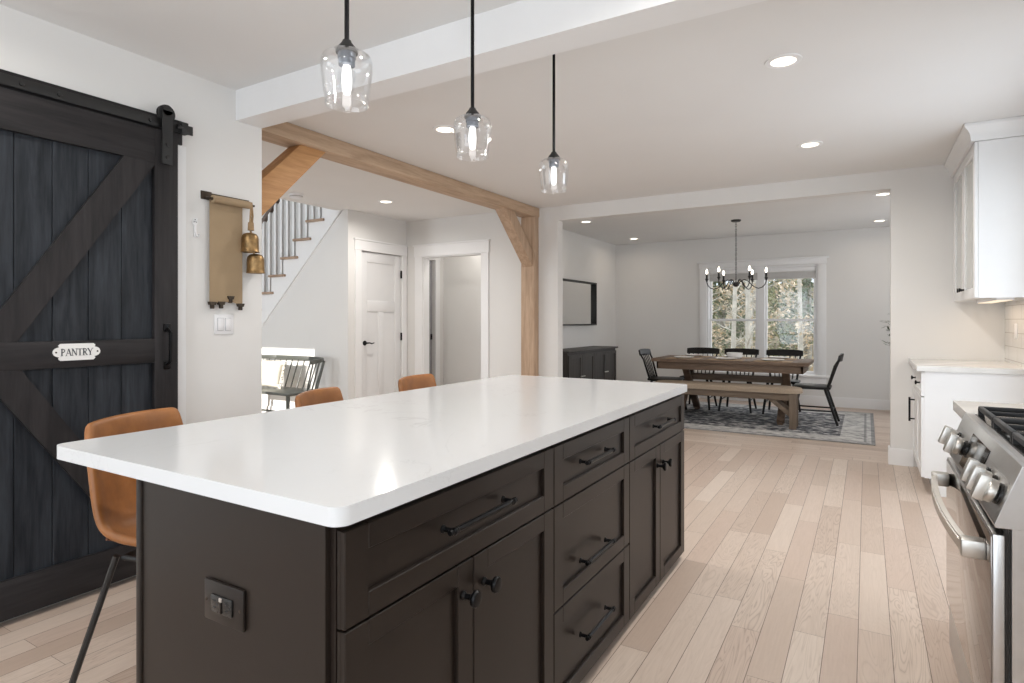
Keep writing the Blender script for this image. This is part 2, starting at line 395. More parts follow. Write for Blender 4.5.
# closet wall
CY0, CY1, CZ = 5.265, 6.0, 2.095
struct(boxes((XC - 0.11, XC, YS + 0.10, CY0, 0, CE), (XC - 0.11, XC, CY1, YD + 0.12, 0, CE), (XC - 0.11, XC, CY0, CY1, CZ, CE)), 'wall_closet', M_WALL)
m = MB(); m.prism([(XC, 0), (XC, CE), (-5.325, CE), (-8.05, 0.015), (-8.05, 0)], 'y', YS, YS + 0.10)
struct(m, 'wall_stairs', M_WALL)
struct(boxes((-8.4, -5.30, 6.05, 6.17, 0, 5.1)), 'wall_stairwell', M_WALL)
struct(boxes((-5.42, -5.30, 0.7, 6.05, CE, 5.1)), 'wall_upper', M_WALL)
struct(boxes((-8.5, -8.38, 0.6, 6.2, 0, 5.1)), 'wall_foyer_left', M_WALL)
FD0, FD1, FDZ = -7.55, -6.51, 2.105
struct(boxes((-8.4, FD0, 0.6, 0.75, 0, 5.1), (FD1, XLB, 0.6, 0.75, 0, 3.2), (FD0, FD1, 0.6, 0.75, FDZ, 3.2),
             (-8.4, -7.8, 0.6, 0.75, 3.2, 5.1), (-5.4, XLB, 0.6, 0.75, 3.2, 5.1), (-7.8, -5.4, 0.6, 0.75, 4.7, 5.1)), 'wall_foyer_front', M_WALL)
# small hall beyond the doorway
struct(boxes((XC - 0.11, -3.85, 6.90, 7.02, 0, CE)), 'wall_hall_back', M_WALL)
struct(boxes((XC - 0.11, XC, YD + 0.12, 6.23, 0, CE), (XC - 0.11, XC, 6.70, 6.90, 0, CE), (XC - 0.11, XC, 6.23, 6.70, 2.10, CE)), 'wall_hall_left', M_WALL)
# dining room
struct(boxes((XD - 0.11, XD, YWB, 9.95, 0, CE), (XD, -3.55, YW + 0.066, YWB, 0, CE)), 'wall_dining_left', M_WALL)
WX0, WX1, WZ0, WZ1 = -2.20, -0.615, 0.44, 2.08
struct(boxes((XD, WX0, YF, YF + 0.14, 0, CE), (WX1, XDR + 0.1, YF, YF + 0.14, 0, CE), (WX0, WX1, YF, YF + 0.14, 0, WZ0), (WX0, WX1, YF, YF + 0.14, WZ1, CE)), 'wall_dining_far', M_WALL)
struct(boxes((XDR, XDR + 0.1, YWB, 6.9, 0, CE), (XDR, XDR + 0.1, 9.1, 9.95, 0, CE), (XDR, XDR + 0.1, 6.9, 9.1, 0, 0.6), (XDR, XDR + 0.1, 6.9, 9.1, 2.15, CE)), 'wall_dining_right', M_WALL)
# white boxed beam across the kitchen ceiling
struct(boxes((XL, XR, 2.12, 2.285, 2.385, CE)), 'trim_ceiling_beam', M_TRIM)
# baseboards
def bb(name, *bs):
    m = MB()
    for (x0, x1, y0, y1) in bs:
        m.box(x0, x1, y0, y1, 0, 0.13); sx, sy = (x1 - x0), (y1 - y0)
        if sx < sy: m.box(x0 + sx * 0.15, x1 - sx * 0.15, y0, y1, 0.13, 0.142)
        else: m.box(x0, x1, y0 + sy * 0.15, y1 - sy * 0.15, 0.13, 0.142)
    struct(m, name, M_TRIM)
bb('baseboard_dining_far', (XD, XDR, YF - 0.016, YF))
bb('baseboard_dining_left', (XD, XD + 0.016, YWB, YF))
bb('baseboard_opening', (XO1 - 0.016, 0.345, YW - 0.016, YW), (XO1 - 0.016, XO1, YW, YWB), (-3.28, XO0 + 0.016, YW - 0.016, YW), (XO0, XO0 + 0.016, YW, YWB))
bb('baseboard_left', (XL, XL + 0.016, 1.83, YE))
bb('baseboard_hall', (XC, -5.086, YD - 0.016, YD), (-3.94, -3.47, YD - 0.016, YD))
bb('baseboard_stairs', (-8.0, XC, YS - 0.016, YS))

# casings
m = MB(); m.box(XL, XL + 0.011, 1.725, 1.826, 0, 2.06); m.box(XL, XL + 0.011, 0.74, 0.84, 0, 2.06); m.box(XL, XL + 0.011, 0.74, 1.826, 2.06, 2.16)
struct(m, 'trim_pantry_casing', M_TRIM)
m = MB(); m.box(XC, XC + 0.02, 5.165, CY0, 0, CZ, 0.003); m.box(XC, XC + 0.02, CY1, 6.085, 0, CZ, 0.003); m.box(XC, XC + 0.024, 5.155, 6.09, CZ, 2.215, 0.003); m.box(XC, XC + 0.034, 5.14, 6.095, 2.215, 2.235, 0.003)
struct(m, 'trim_closet_casing', M_TRIM)
m = MB(); m.box(-5.085, DX0, YD - 0.02, YD, 0, DZ, 0.003); m.box(DX1, -3.94, YD - 0.02, YD, 0, DZ, 0.003); m.box(-5.095, -3.93, YD - 0.024, YD, DZ, 2.215, 0.003); m.box(-5.11, -3.915, YD - 0.034, YD, 2.215, 2.235, 0.003)
m.box(DX0, DX0 + 0.012, YD, YD + 0.12, 0, DZ - 0.012); m.box(DX1 - 0.012, DX1, YD, YD + 0.12, 0, DZ - 0.012); m.box(DX0, DX1, YD, YD + 0.12, DZ - 0.012, DZ)
struct(m, 'trim_doorway_casing', M_TRIM)
m = MB(); m.box(XC, XC + 0.02, 6.70, 6.80, 0, 2.10, 0.003); m.box(XC, XC + 0.024, YD + 0.122, 6.81, 2.10, 2.20, 0.003)
struct(m, 'trim_hall_casing', M_TRIM)

# closet door: three-panel craftsman
def panel_door(root, x, y0, y1, zt, t=0.035):
    m = MB(); rec = 0.012
    m.box(x - t, x - rec, y0, y1, 0.01, zt)
    st, mid = 0.115, 1.38
    ym = (y0 + y1) / 2
    for a, b, c, d in ((y0, y0 + st, 0.01, zt), (y1 - st, y1, 0.01, zt), (y0 + st, y1 - st, zt - 0.125, zt), (y0 + st, y1 - st, mid - 0.02, mid + 0.115), (y0 + st, y1 - st, 0.01, 0.24), (ym - 0.05, ym + 0.05, 0.24, mid - 0.02)):
        m.box(x - rec - 0.001, x, a, b, c, d, 0.003)
    return m.build('door_slab', M_DOORW, root)
d1 = sroot('door_1')
panel_door(d1, XC - 0.01, CY0 + 0.004, CY1 - 0.004, CZ - 0.006)
m = MB(); m.lathe([(0, 0), (0.03, 0), (0.03, 0.008), (0.012, 0.012), (0.010, 0.05), (0, 0.052)], (XC - 0.01, CY0 + 0.075, 0.975), 16, AX)
m.tube([(XC + 0.035, CY0 + 0.075, 0.975), (XC + 0.04, CY0 + 0.11, 0.977), (XC + 0.038, CY0 + 0.15, 0.967), (XC + 0.038, CY0 + 0.19, 0.975)], [0.010, 0.009, 0.008, 0.006])
m.build('lever_handle', M_BLK, d1)
for z in (0.24, 1.04, 1.85):
    MB().box(XC - 0.012, XC + 0.012, CY1 - 0.012, CY1 + 0.012, z - 0.05, z + 0.05, 0.003).build('hinge', M_BLK, d1)
# open door inside the small hall
d2 = sroot('door_2')
m = MB(); m.box(XC - 0.075, XC - 0.04, 6.235, 6.695, 0.01, 2.09, 0.004); m.build('door_slab', plain('shaded_door_paint', srgb(150, 150, 152), 0.5, var=0.02), d2)  # grey puts the shade on this door into its paint
MB().box(XC - 0.042, XC - 0.032, 6.655, 6.69, 0.98, 1.06, 0.003).build('latch_plate', M_BLK, d2)
# bright shell of the closet/rooms behind doors is not visible

# dining window: two double-hung sashes in one casing
w1 = sroot('window_1')
XM0, XM1 = -1.445, -1.345
m = MB(); yc = YF - 0.022
m.box(-2.31, WX0, yc, YF, WZ0 - 0.02, 2.085, 0.003); m.box(WX1, -0.505, yc, YF, WZ0 - 0.02, 2.085, 0.003)
m.box(-2.32, -0.495, yc - 0.004, YF, 2.085, 2.165, 0.003); m.box(-2.345, -0.47, yc - 0.022, YF, 2.165, 2.19, 0.004)
m.build('casing', M_TRIM, w1)
m = MB(); m.box(-2.36, -0.455, YF - 0.06, YF + 0.02, WZ0 - 0.022, WZ0 + 0.008, 0.004); m.box(-2.31, -0.505, YF - 0.018, YF, WZ0 - 0.13, WZ0 - 0.022, 0.003)
m.build('sill', M_TRIM, w1)
m = MB(); m.box(WX0, WX0 + 0.025, YF, YF + 0.13, WZ0, WZ1); m.box(WX1 - 0.025, WX1, YF, YF + 0.13, WZ0, WZ1); m.box(WX0 + .025, WX1 - .025, YF, YF + 0.13, WZ1 - 0.03, WZ1); m.box(WX0 + .025, WX1 - .025, YF, YF + 0.13, WZ0, WZ0 + 0.02); m.box(XM0, XM1, YF + 0.005, YF + 0.13, WZ0, WZ1)
m.build('jamb', M_TRIM, w1)
for a, b in ((WX0 + 0.025, XM0), (XM1, WX1 - 0.025)):
    for z0, z1, y in ((WZ0 + 0.02, 1.275, YF + 0.05), (1.24, WZ1 - 0.03, YF + 0.08)):
        m = MB(); sw = 0.036
        m.box(a, a + sw, y, y + 0.03, z0, z1, 0.003); m.box(b - sw, b, y, y + 0.03, z0, z1, 0.003); m.box(a + sw - .002, b - sw + .002, y + .0005, y + 0.0295, z0, z0 + sw, 0.002); m.box(a + sw - .002, b - sw + .002, y + .0005, y + 0.0295, z1 - sw * 0.8, z1, 0.002)
        s = m.build('sash', M_TRIM, w1)
        MB().box(a + sw, b - sw, y + 0.013, y + 0.017, z0 + sw, z1 - sw * 0.8).build('pane', M_PANE, s)
# foyer and side windows (unseen; added so the daylight has somewhere to enter)
def simple_window(name, axis, a0, a1, z0, z1, d, nx=2, nz=1, glass=True):
    w = sroot(name); m = MB(); f = 0.05
    def bx(p0, p1, q0, q1, th=0.05):
        if axis == 'y': m.box(p0, p1, d - th / 2, d + th / 2, q0, q1)
        else: m.box(d - th / 2, d + th / 2, p0, p1, q0, q1)
    bx(a0, a0 + f, z0, z1); bx(a1 - f, a1, z0, z1); bx(a0, a1, z0, z0 + f); bx(a0, a1, z1 - f, z1)
    for i in range(1, nx): x = a0 + (a1 - a0) * i / nx; bx(x - 0.02, x + 0.02, z0, z1, 0.04)
    for i in range(1, nz): z = z0 + (z1 - z0) * i / nz; bx(a0, a1, z - 0.02, z + 0.02, 0.04)
    m.build('frame', M_TRIM, w)
    g = MB()
    if axis == 'y': g.box(a0 + f, a1 - f, d - 0.003, d + 0.003, z0 + f, z1 - f)
    else: g.box(d - 0.003, d + 0.003, a0 + f, a1 - f, z0 + f, z1 - f)
    g.build('pane', M_PANE, w)
simple_window('unseen_window_2', 'y', -2.75, 0.35, 0.25, 2.42, -3.05, 3, 1)
simple_window('unseen_window_3', 'x', -2.4, -0.3, 0.95, 2.2, XR + 0.06, 2, 1)
simple_window('unseen_window_4', 'x', 6.9, 9.1, 0.6, 2.15, XDR + 0.05, 2, 2)
simple_window('unseen_window_6', 'x', 3.35, 4.78, 0.3, 2.2, XR + 0.06, 2, 1)
simple_window('unseen_window_5', 'y', -7.8, -5.4, 3.2, 4.7, 0.68, 3, 1)
d3 = sroot('door_3')
m = MB(); m.box(FD0, FD0 + 0.10, 0.65, 0.70, 0.0, FDZ); m.box(FD1 - 0.0, FD1 + 0.02, 0.65, 0.70, 0, FDZ); m.box(FD0, FD1, 0.65, 0.70, 0.0, 0.12); m.build('door_frame', M_TRIM, d3)
MB().box(FD0 + 0.10, FD1, 0.672, 0.678, 0.12, FDZ).build('pane', M_PANE, d3)

# ================================================================== TIMBER FRAME
tf = thing('timber_frame', 'light oak timber beam with post and two diagonal braces framing the hall opening', 'beam', (0, 0, 0))
BX0, BX1 = -3.46, -3.275
MB().box(BX0, BX1, YE + 0.002, YW - 0.002, 2.447, CE - 0.001, 0.006).build('beam', M_TIMBY, tf)
MB().box(BX0, BX1 - 0.010, 6.04, YW - 0.002, 0.0, 2.4465, 0.006).build('post', M_TIMBZ, tf)
m = MB(); m.prism([(YE + 0.003, 1.74), (2.985, 2.447), (2.765, 2.447), (YE + 0.003, 1.985)], 'x', -3.435, -3.308, 0.004); m.build('brace', wood('brace_oak', srgb(168, 118, 74), srgb(212, 164, 112), 'y', 1.0, 0.6), tf)
m = MB(); m.prism([(5.43, 2.447), (6.042, 1.87), (6.042, 2.06), (5.63, 2.447)], 'x', -3.435, -3.308, 0.004); m.build('brace', M_TIMBZ, tf)

# ================================================================== STAIRCASE
st = thing('staircase', 'white staircase with oak treads and square balusters rising beside the hall', 'staircase', (0, 0, 0))
RUN, RISE, NX0, NZ0 = 0.2335, 0.2155, -5.925, 2.482    # nosing of the highest tread in view
steps = []
for k in range(-1, 12):
    xn, zt = NX0 - k * RUN, NZ0 - k * RISE
    if k == -1 or zt < 0.1: 
        if k != -1: continue
    steps.append((xn, zt))
m = MB()
for xn, zt in steps[1:]:
    m.prism([(xn + 0.03, zt - 0.03), (xn + RUN + 0.03, zt - 0.03), (xn + RUN + 0.03, zt - 0.5), (xn + 0.03, max(0.0, zt - RISE - 0.35))], 'y', YS + 0.012, YS + 0.11)
m.prism([(-5.90, 2.43), (XC - 0.115, 2.43), (XC - 0.115, 2.2), (-5.90, 2.0)], 'y', YS + 0.102, YS + 0.12)
m.build('stringer', M_TRIM, st, 0)
m = MB()   # skirt board following the slope, slightly proud of the wall
m.prism([(-5.365, CE), (-5.9 + 0.12, CE), (-5.9 + 0.12, 2.66 - 0.25), (-8.2 + 0.05, 0.26), (-8.2, 0.02), (-8.09, 0.02)], 'y', YS - 0.014, YS + 0.012)
skirt_pts = [(-5.365, CE)]
m.bm.free(); m = MB()
top = []
for xn, zt in steps[1:]:
    top += [(xn + RUN + 0.03, zt + (RISE - 0.03 if zt > 2.4 else RISE - 0.03)), (xn + RUN + 0.03, zt - 0.03), ]
# saw-tooth top edge, straight lower edge
saw = []
for i, (xn, zt) in enumerate(steps[1:]):
    hi = zt + RISE - 0.03
    saw += [(xn + RUN + 0.03, hi), (xn + RUN + 0.03, zt - 0.03)]
lastx, lastz = steps[-1]
saw += [(lastx + 0.03, lastz - 0.03), (lastx + 0.03, 0.0)]
low = [(-8.02, 0.0), (-5.335, CE), (-5.422, CE), (-5.422, 2.68)]
m.prism(saw + low, 'y', YS - 0.014, YS + 0.012)
m.build('skirt_board', M_TRIM, st, 0)
for i, (xn, zt) in enumerate(steps):
    MB().box(xn, xn + RUN + 0.075 if i else -5.424, YS - 0.045, 6.05, zt - 0.03, zt, 0.006).build('tread', M_TREAD, st)
    if i: MB().box(xn + RUN + 0.012, xn + RUN + 0.03, YS + 0.012, 6.05, zt, zt + RISE - 0.03).build('riser', M_TRIM, st)
for i, (xn, zt) in enumerate(steps):
    if i == 0: continue
    for q in (0.06, 0.06 + RUN / 2):
        x = xn + q; zr = zt + 0.90 + (q - 0.03) / RUN * RISE
        MB().box(x - 0.019, x + 0.019, YS + 0.015, YS + 0.047, zt, zr).build('baluster', M_TRIM, st)
xa, za = steps[-1][0] - 0.05, steps[-1][1] + 0.90 - 0.07
xb, zb = steps[1][0] + 0.6, steps[1][1] + 0.90 + 0.57 / RUN * RISE
m = MB(); m.bar((xa, YS + 0.036, za + 0.02), (xb, YS + 0.036, zb + 0.02), 0.06, 0.055, 0.014); m.build('handrail', M_HANDR, st)
m = MB(); m.bar((xa, 5.99, za + 0.0), (xb, 5.99, zb), 0.05, 0.05, 0.014)
m.build('wall_handrail', M_HANDR, st)
for k in range(6):
    x = -7.7 + k * 0.42; z = za + (x - xa) * (zb - za) / (xb - xa)
    m = MB(); m.tube([(x, 6.05, z - 0.09), (x, 6.0, z - 0.08), (x, 5.99, z - 0.02)], 0.009); m.build('rail_bracket', M_DIRON, st)
# ================================================================== BARN DOOR
bd = thing('barn_door', 'charcoal stained sliding barn door with Z bracing and pantry sign', 'door', (XL + 0.042, 0, 0))
BY0, BY1, BZ0, BZ1 = 0.82, 1.755, 0.025, 2.197
edges = [0.82, 0.94, 1.081, 1.217, 1.357, 1.497, 1.64, 1.757]
for a, b in zip(edges, edges[1:]):
    m = MB(); m.box(-0.030, -0.006, a + 0.0015, b - 0.0015, BZ0, BZ1, 0.0015, 1); m.build('plank', M_BARNP, bd)
x0, x1 = -0.0065, 0.018
SI0, SI1 = 0.93, 1.64      # inner stile edges
MB().box(x0, x1, SI1, BY1, BZ0, BZ1, 0.002).build('stile', M_BARNF, bd)
MB().box(x0, x1, BY0, SI0, BZ0, BZ1, 0.002).build('stile', M_BARNF, bd)
MB().box(x0, x1, SI0, SI1, 2.03, BZ1, 0.002).build('top_rail', M_BARNH, bd)
MB().box(x0, x1, SI0, SI1, 1.043, 1.160, 0.002).build('middle_rail', M_BARNH, bd)
MB().box(x0, x1, SI0, SI1, BZ0, 0.185, 0.002).build('bottom_rail', M_BARNH, bd)
m = MB(); m.prism([(0.945, 1.16), (1.083, 1.16), (SI1, 2.018), (SI1, 2.03), (1.498, 2.03)], 'x', x0, x1 - 0.001, 0.0); m.build('diagonal_brace', M_BARNF, bd)
m = MB(); m.prism([(0.953, 1.043), (1.098, 1.043), (SI1, 0.22), (SI1, 0.185), (1.537, 0.185)], 'x', x0, x1 - 0.001, 0.0); m.build('diagonal_brace', M_BARNF, bd)
m = MB()   # strap handle
m.tube([(0.02, 1.698, 1.03), (0.05, 1.698, 1.045), (0.052, 1.698, 1.19), (0.02, 1.698, 1.21)], 0.009, 8)
m.box(0.018, 0.024, 1.68, 1.716, 1.195, 1.235, 0.004); m.box(0.018, 0.024, 1.68, 1.716, 1.005, 1.045, 0.004)
m.build('pull_handle', M_BLK, bd)
def hanger(y):
    m = MB(); m.box(0.030, 0.037, y - 0.026, y + 0.026, 2.03, 2.30, 0.002); m.lathe([(0, 0), (0.026, 0), (0.026, 0.007), (0, 0.007)], (0.030, y, 2.30), 20, AX)
    for z in (2.065, 2.13): m.lathe([(0, 0), (0.011, 0), (0.011, 0.006), (0, 0.008)], (0.037, y, z), 10, AX)
    m.box(0.018, 0.030, y - 0.022, y + 0.022, 2.035, 2.16)
    h = m.build('roller_strap', M_BLKM, bd)
    MB().lathe([(0, 0), (0.03, 0), (0.043, 0.003), (0.043, 0.006), (0.036, 0.008), (0.036, 0.016), (0.043, 0.018), (0.043, 0.021), (0, 0.021)], (0.008, y, 2.285), 24, AX).build('wheel', M_BLKM, h)
hanger(1.692); hanger(0.89)
# sign, with lettering in raised strokes
sg = MB()
cz, cy = 1.111, 1.300
pts = []
hw, hh, r = 0.0725, 0.037, 0.008
pts += [(cy - hw + r, cz - hh), (cy + hw - r, cz - hh), (cy + hw, cz - hh + r), (cy + hw - 0.004, cz - 0.022)]
pts += [(cy + hw + 0.0 + 0.020 * sin(a), cz - 0.020 * cos(a)) for a in [R(x) for x in range(20, 170, 20)]]
pts += [(cy + hw - 0.004, cz + 0.022), (cy + hw, cz + hh - r), (cy + hw - r, cz + hh), (cy - hw + r, cz + hh), (cy - hw, cz + hh - r), (cy - hw + 0.004, cz + 0.022)]
pts += [(cy - hw - 0.020 * sin(a), cz + 0.020 * cos(a)) for a in [R(x) for x in range(20, 170, 20)]]
pts += [(cy - hw + 0.004, cz - 0.022), (cy - hw, cz - hh + r)]
sg.prism(pts, 'x', 0.018, 0.024)
sign = sg.build('sign_plate', M_CER, bd, 25); sign['label'] = 'white enamel plate reading PANTRY'
lt = MB()
def stroke(y0, z0, y1, z1, w):
    d = Vector((y1 - y0, z1 - z0)); n = Vector((-d.y, d.x)).normalized() * w / 2
    lt.prism([(y0 - n.x, z0 - n.y), (y1 - n.x, z1 - n.y), (y1 + n.x, z1 + n.y), (y0 + n.x, z0 + n.y)], 'x', 0.0235, 0.0250)
def arc(yc, zc, ry, rz, a0, a1, w, n=8):
    for i in range(n):
        a, b = R(a0 + (a1 - a0) * i / n), R(a0 + (a1 - a0) * (i + 1) / n)
        stroke(yc + ry * cos(a), zc + rz * sin(a), yc + ry * cos(b), zc + rz * sin(b), w)
TH, TN = 0.0042, 0.0018
zb_, H = cz - 0.0155, 0.030
def serif(y, z, w=0.009): stroke(y - w / 2, z, y + w / 2, z, 0.0016)
def letter(ch, y):
    t, bt = zb_ + H, zb_
    if ch == 'P':
        stroke(y + .003, bt, y + .003, t, TH); serif(y + .003, bt, .010); serif(y + .002, t, .006); arc(y + .004, t - .008, .010, .0078, -90, 90, 0.003)
    if ch == 'R':
        stroke(y + .003, bt, y + .003, t, TH); serif(y + .003, bt, .010); serif(y + .002, t, .006); arc(y + .004, t - .008, .010, .0078, -90, 90, 0.003)
        stroke(y + .007, t - .0155, y + .017, bt, TH * .9); serif(y + .0175, bt, .005)
    if ch == 'A':
        stroke(y + .001, bt, y + .010, t, TN); stroke(y + .010, t, y + .019, bt, TH); stroke(y + .005, bt + .010, y + .0155, bt + .010, TN); serif(y + .001, bt, .008); serif(y + .019, bt, .008)
    if ch == 'N':
        stroke(y + .002, bt, y + .002, t, TN); stroke(y + .002, t, y + .018, bt, TH); stroke(y + .018, bt, y + .018, t, TN); serif(y + .002, bt, .008); serif(y + .001, t, .006); serif(y + .018, t, .008)
    if ch == 'T':
        stroke(y + .009, bt, y + .009, t, TH); stroke(y, t - .001, y + .018, t - .001, TN); serif(y + .009, bt, .010); stroke(y + .0006, t, y + .0006, t - .006, TN); stroke(y + .0174, t, y + .0174, t - .006, TN)
    if ch == 'Y':
        stroke(y, t, y + .009, bt + .013, TH); stroke(y + .018, t, y + .009, bt + .013, TN); stroke(y + .009, bt, y + .009, bt + .014, TH); serif(y + .009, bt, .010); serif(y, t, .008); serif(y + .018, t, .007)
yy = cy - 0.0625
for ch, adv in zip('PANTRY', (.0185, .0225, .0225, .0205, .0205, .02)):
    letter(ch, yy); yy += adv
ltr = lt.build('lettering', plain('sign_ink', srgb(60, 64, 72), 0.6, var=0.0), sign, 0)
m = MB()
for s_ in (-1, 1): m.lathe([(0, 0), (0.004, 0), (0.003, 0.0015), (0, 0.0018)], (0.024, cy + s_ * 0.081, cz), 10, AX)
m.build('screw', M_DIRON, sign)
# track
tr = thing('barn_door_track', 'black steel sliding door track with end stop above the pantry door', 'track', (XL, 0, 0))
MB().box(0.052, 0.058, 0.05, 1.835, 2.212, 2.258, 0.001).build('rail', M_BLKM, tr)
MB().box(0.0, 0.022, 0.05, 1.80, 2.16, 2.284, 0.002).build('header_board', M_BARNH, tr)
for y in (0.35, 0.72, 1.10, 1.235, 1.62):
    m = MB(); m.lathe([(0, 0), (0.011, 0), (0.011, 0.030), (0, 0.030)], (0.022 - 0.0, y, 2.234), 12, AX); m.lathe([(0, 0), (0.011, 0), (0.009, 0.006), (0, 0.007)], (0.058, y, 2.234), 8, AX)
    m.build('standoff_bolt', M_BLKM, tr)
m = MB(); m.box(0.044, 0.078, 1.765, 1.80, 2.205, 2.265, 0.004); m.tube([(0.070, 1.775, 2.235), (0.070, 1.745, 2.235)], 0.010)
m.build('end_stop', M_BLKM, tr)

# ================================================================== KITCHEN ISLAND
IF = -0.825                       # door faces
IZ0, IZ1 = 0.035, 0.877
GI = 'espresso island cabinet units'
def shaker(y0, y1, z0, z1, x, rail=0.062, t=0.02, rec=0.011):
    m = MB(); m.box(x - t, x - rec, y0, y1, z0, z1)
    for a, b, c, d in ((y0, y0 + rail, z0, z1), (y1 - rail, y1, z0, z1), (y0 + rail, y1 - rail, z0, z0 + rail * .8), (y0 + rail, y1 - rail, z1 - rail * .8, z1)):
        m.box(x - rec - 0.001, x, a, b, c, d, 0.0018, 1)
    return m
def bar_pull(y0, y1, z, x, parent):
    m = MB()
    for y in (y0, y1):
        m.lathe([(0, 0), (0.010, 0), (0.010, 0.003), (0.006, 0.006), (0.0055, 0.026), (0.009, 0.030), (0.009, 0.036), (0.004, 0.040), (0, 0.041)], (x, y, z), 12, AX)
        m.lathe([(0, -0.016), (0.006, -0.016), (0.008, -0.011), (0.0062, -0.006), (0.0062, 0.006), (0.008, 0.011), (0.006, 0.016), (0, 0.016)], (x + 0.031, y, z), 10, AY)
    m.tube([(x + 0.031, y0, z), (x + 0.031, y1, z)], 0.0068, 10)
    return m.build('bar_pull', M_BLK, parent)
def knob(y, z, x, parent, s=1.0):
    pr = [(0, 0), (0.0095, 0), (0.0095, 0.003), (0.006, 0.007), (0.006, 0.020), (0.0105, 0.024), (0.0170, 0.029), (0.0175, 0.034), (0.015, 0.038), (0, 0.040)]
    return MB().lathe([(a * s, b * s) for a, b in pr], (x, y, z), 20, AX).build('knob', M_BLK, parent)
Y1, Y2, Y3, Y4 = 0.787, 1.645, 2.325, 3.172
XB_ = -1.474
def unit(label, y0, y1, x_back=XB_):
    u = thing('island_cabinet', label, 'cabinet', (0, 0, 0), 0, GI)
    m = MB(); m.box(x_back, IF - 0.022, y0 + 0.0005, y1 - 0.0005, IZ0, IZ1); m.box(x_back + 0.05, IF - 0.09, y0 + 0.001, y1 - 0.001, 0, IZ0 + 0.001)
    m.build('carcass', M_ESP, u, 0)
    return u
g = 0.0022
u1 = unit('dark brown island cabinet unit nearest the camera, with one wide drawer above double doors', Y1, Y2)
MB().box(XB_ - 0.004, IF - 0.036, Y1 - 0.012, Y1 + 0.001, 0.0, IZ1, 0.001, 1).build('end_panel', M_ESP, u1)
MB().box(XB_ - 0.026, XB_ - 0.006, Y1 - 0.018, Y1 + 0.05, 0.0, IZ1, 0.004).build('corner_trim', M_ESP, u1)
dr = shaker(Y1 + g, Y2 - g, 0.678, 0.860, IF).build('drawer_front', M_ESP, u1); bar_pull(1.085, 1.345, 0.778, IF, dr)
ym = 1.208
dl = shaker(Y1 + g, ym - g, IZ0, 0.673, IF).build('cabinet_door', M_ESP, u1); knob(ym - 0.045, 0.597, IF, dl, 1.15)
dl = shaker(ym + g, Y2 - g, IZ0, 0.673, IF).build('cabinet_door', M_ESP, u1); knob(ym + 0.045, 0.597, IF, dl, 1.15)
u2 = unit('dark brown island cabinet unit in the middle, a stack of three drawers', Y2, Y3)
for z0, z1, zh in ((0.678, 0.860, 0.778), (0.350, 0.673, 0.446), (IZ0, 0.345, 0.198)):
    dr = shaker(Y2 + g, Y3 - g, z0, z1, IF).build('drawer_front', M_ESP, u2); bar_pull(1.84, 2.06, zh, IF, dr)
u3 = unit('dark brown island cabinet unit at the dining room end, one drawer above double doors', Y3, Y4)
dr = shaker(Y3 + g, Y4 - g, 0.678, 0.860, IF).build('drawer_front', M_ESP, u3); bar_pull(2.635, 2.865, 0.775, IF, dr)
ym = 2.742
dl = shaker(Y3 + g, ym - g, IZ0, 0.673, IF).build('cabinet_door', M_ESP, u3); knob(ym - 0.045, 0.585, IF, dl, 1.15)
dl = shaker(ym + g, Y4 - g, IZ0, 0.673, IF).build('cabinet_door', M_ESP, u3); knob(ym + 0.045, 0.585, IF, dl, 1.15)
# worktop with rounded corners and eased edge
def slab(x0, x1, y0, y1, z0, z1, r, bev, n=6, name='worktop', mat=None, parent=None):
    pts = []
    for cx, cy_, a0 in ((x1 - r, y0 + r, -90), (x1 - r, y1 - r, 0), (x0 + r, y1 - r, 90), (x0 + r, y0 + r, 180)):
        pts += [(cx + r * cos(R(a0 + 90 * i / n)), cy_ + r * sin(R(a0 + 90 * i / n))) for i in range(n + 1)]
    b = bmesh.new(); v0 = [b.verts.new((p[0], p[1], z0)) for p in pts]; v1 = [b.verts.new((p[0], p[1], z1)) for p in pts]
    b.faces.new(v0[::-1]); b.faces.new(v1); k = len(pts)
    for i in range(k): b.faces.new((v0[i], v0[(i + 1) % k], v1[(i + 1) % k], v1[i]))
    ed = [e for e in b.edges if abs(e.verts[0].co.z - e.verts[1].co.z) < 1e-6]
    bmesh.ops.bevel(b, geom=ed, offset=bev, segments=3, affect='EDGES', profile=0.5)
    m = MB(); m.merge(b); return m.build(name, mat, parent, 40)
wt = slab(-1.895, -0.808, 0.758, 3.19, 0.878, 0.914, 0.030, 0.007, n=10, name='island_countertop', mat=M_QTZ)
tag(wt, 'white veined quartz countertop on the dark kitchen island', 'countertop')
# outlet
po = thing('power_outlet', 'dark horizontal power outlet on the near end of the island', 'outlet', (-1.156, Y1 - 0.012, 0.656))
MB().box(-0.066, 0.066, -0.009, 0, -0.043, 0.043, 0.004).build('cover_plate', M_BROWNP, po)
m = MB(); m.box(-0.035, 0.035, -0.014, -0.008, -0.018, 0.018, 0.002); m.build('receptacle', M_PLAST, po)
for sx in (-0.022, 0.020):
    m = MB()
    for sz in (-0.007, 0.007): m.box(sx - 0.004, sx + 0.004, -0.0146, -0.0138, sz - 0.0012, sz + 0.0012)
    m.lathe([(0, 0), (0.003, 0), (0, 0.0008)], (sx + 0.009, -0.0140, 0), 8, AYM)
    m.build('socket_slots', M_IRON, po)
m = MB(); m.box(-0.0035, 0.0035, -0.0165, -0.0135, -0.016, 0.006, 0.0006); m.build('test_button', M_BROWNP, po)
m = MB(); m.box(-0.004, 0.004, -0.0162, -0.0135, 0.008, 0.016, 0.0006); m.build('reset_button', plain('pale_button', srgb(170, 160, 152), 0.3, var=0.0), po)
for sx in (-0.056, 0.056): MB().lathe([(0, 0), (0.0035, 0), (0.003, 0.001), (0, 0.0012)], (sx, -0.009, 0), 10, AYM).build('screw', M_DIRON, po)

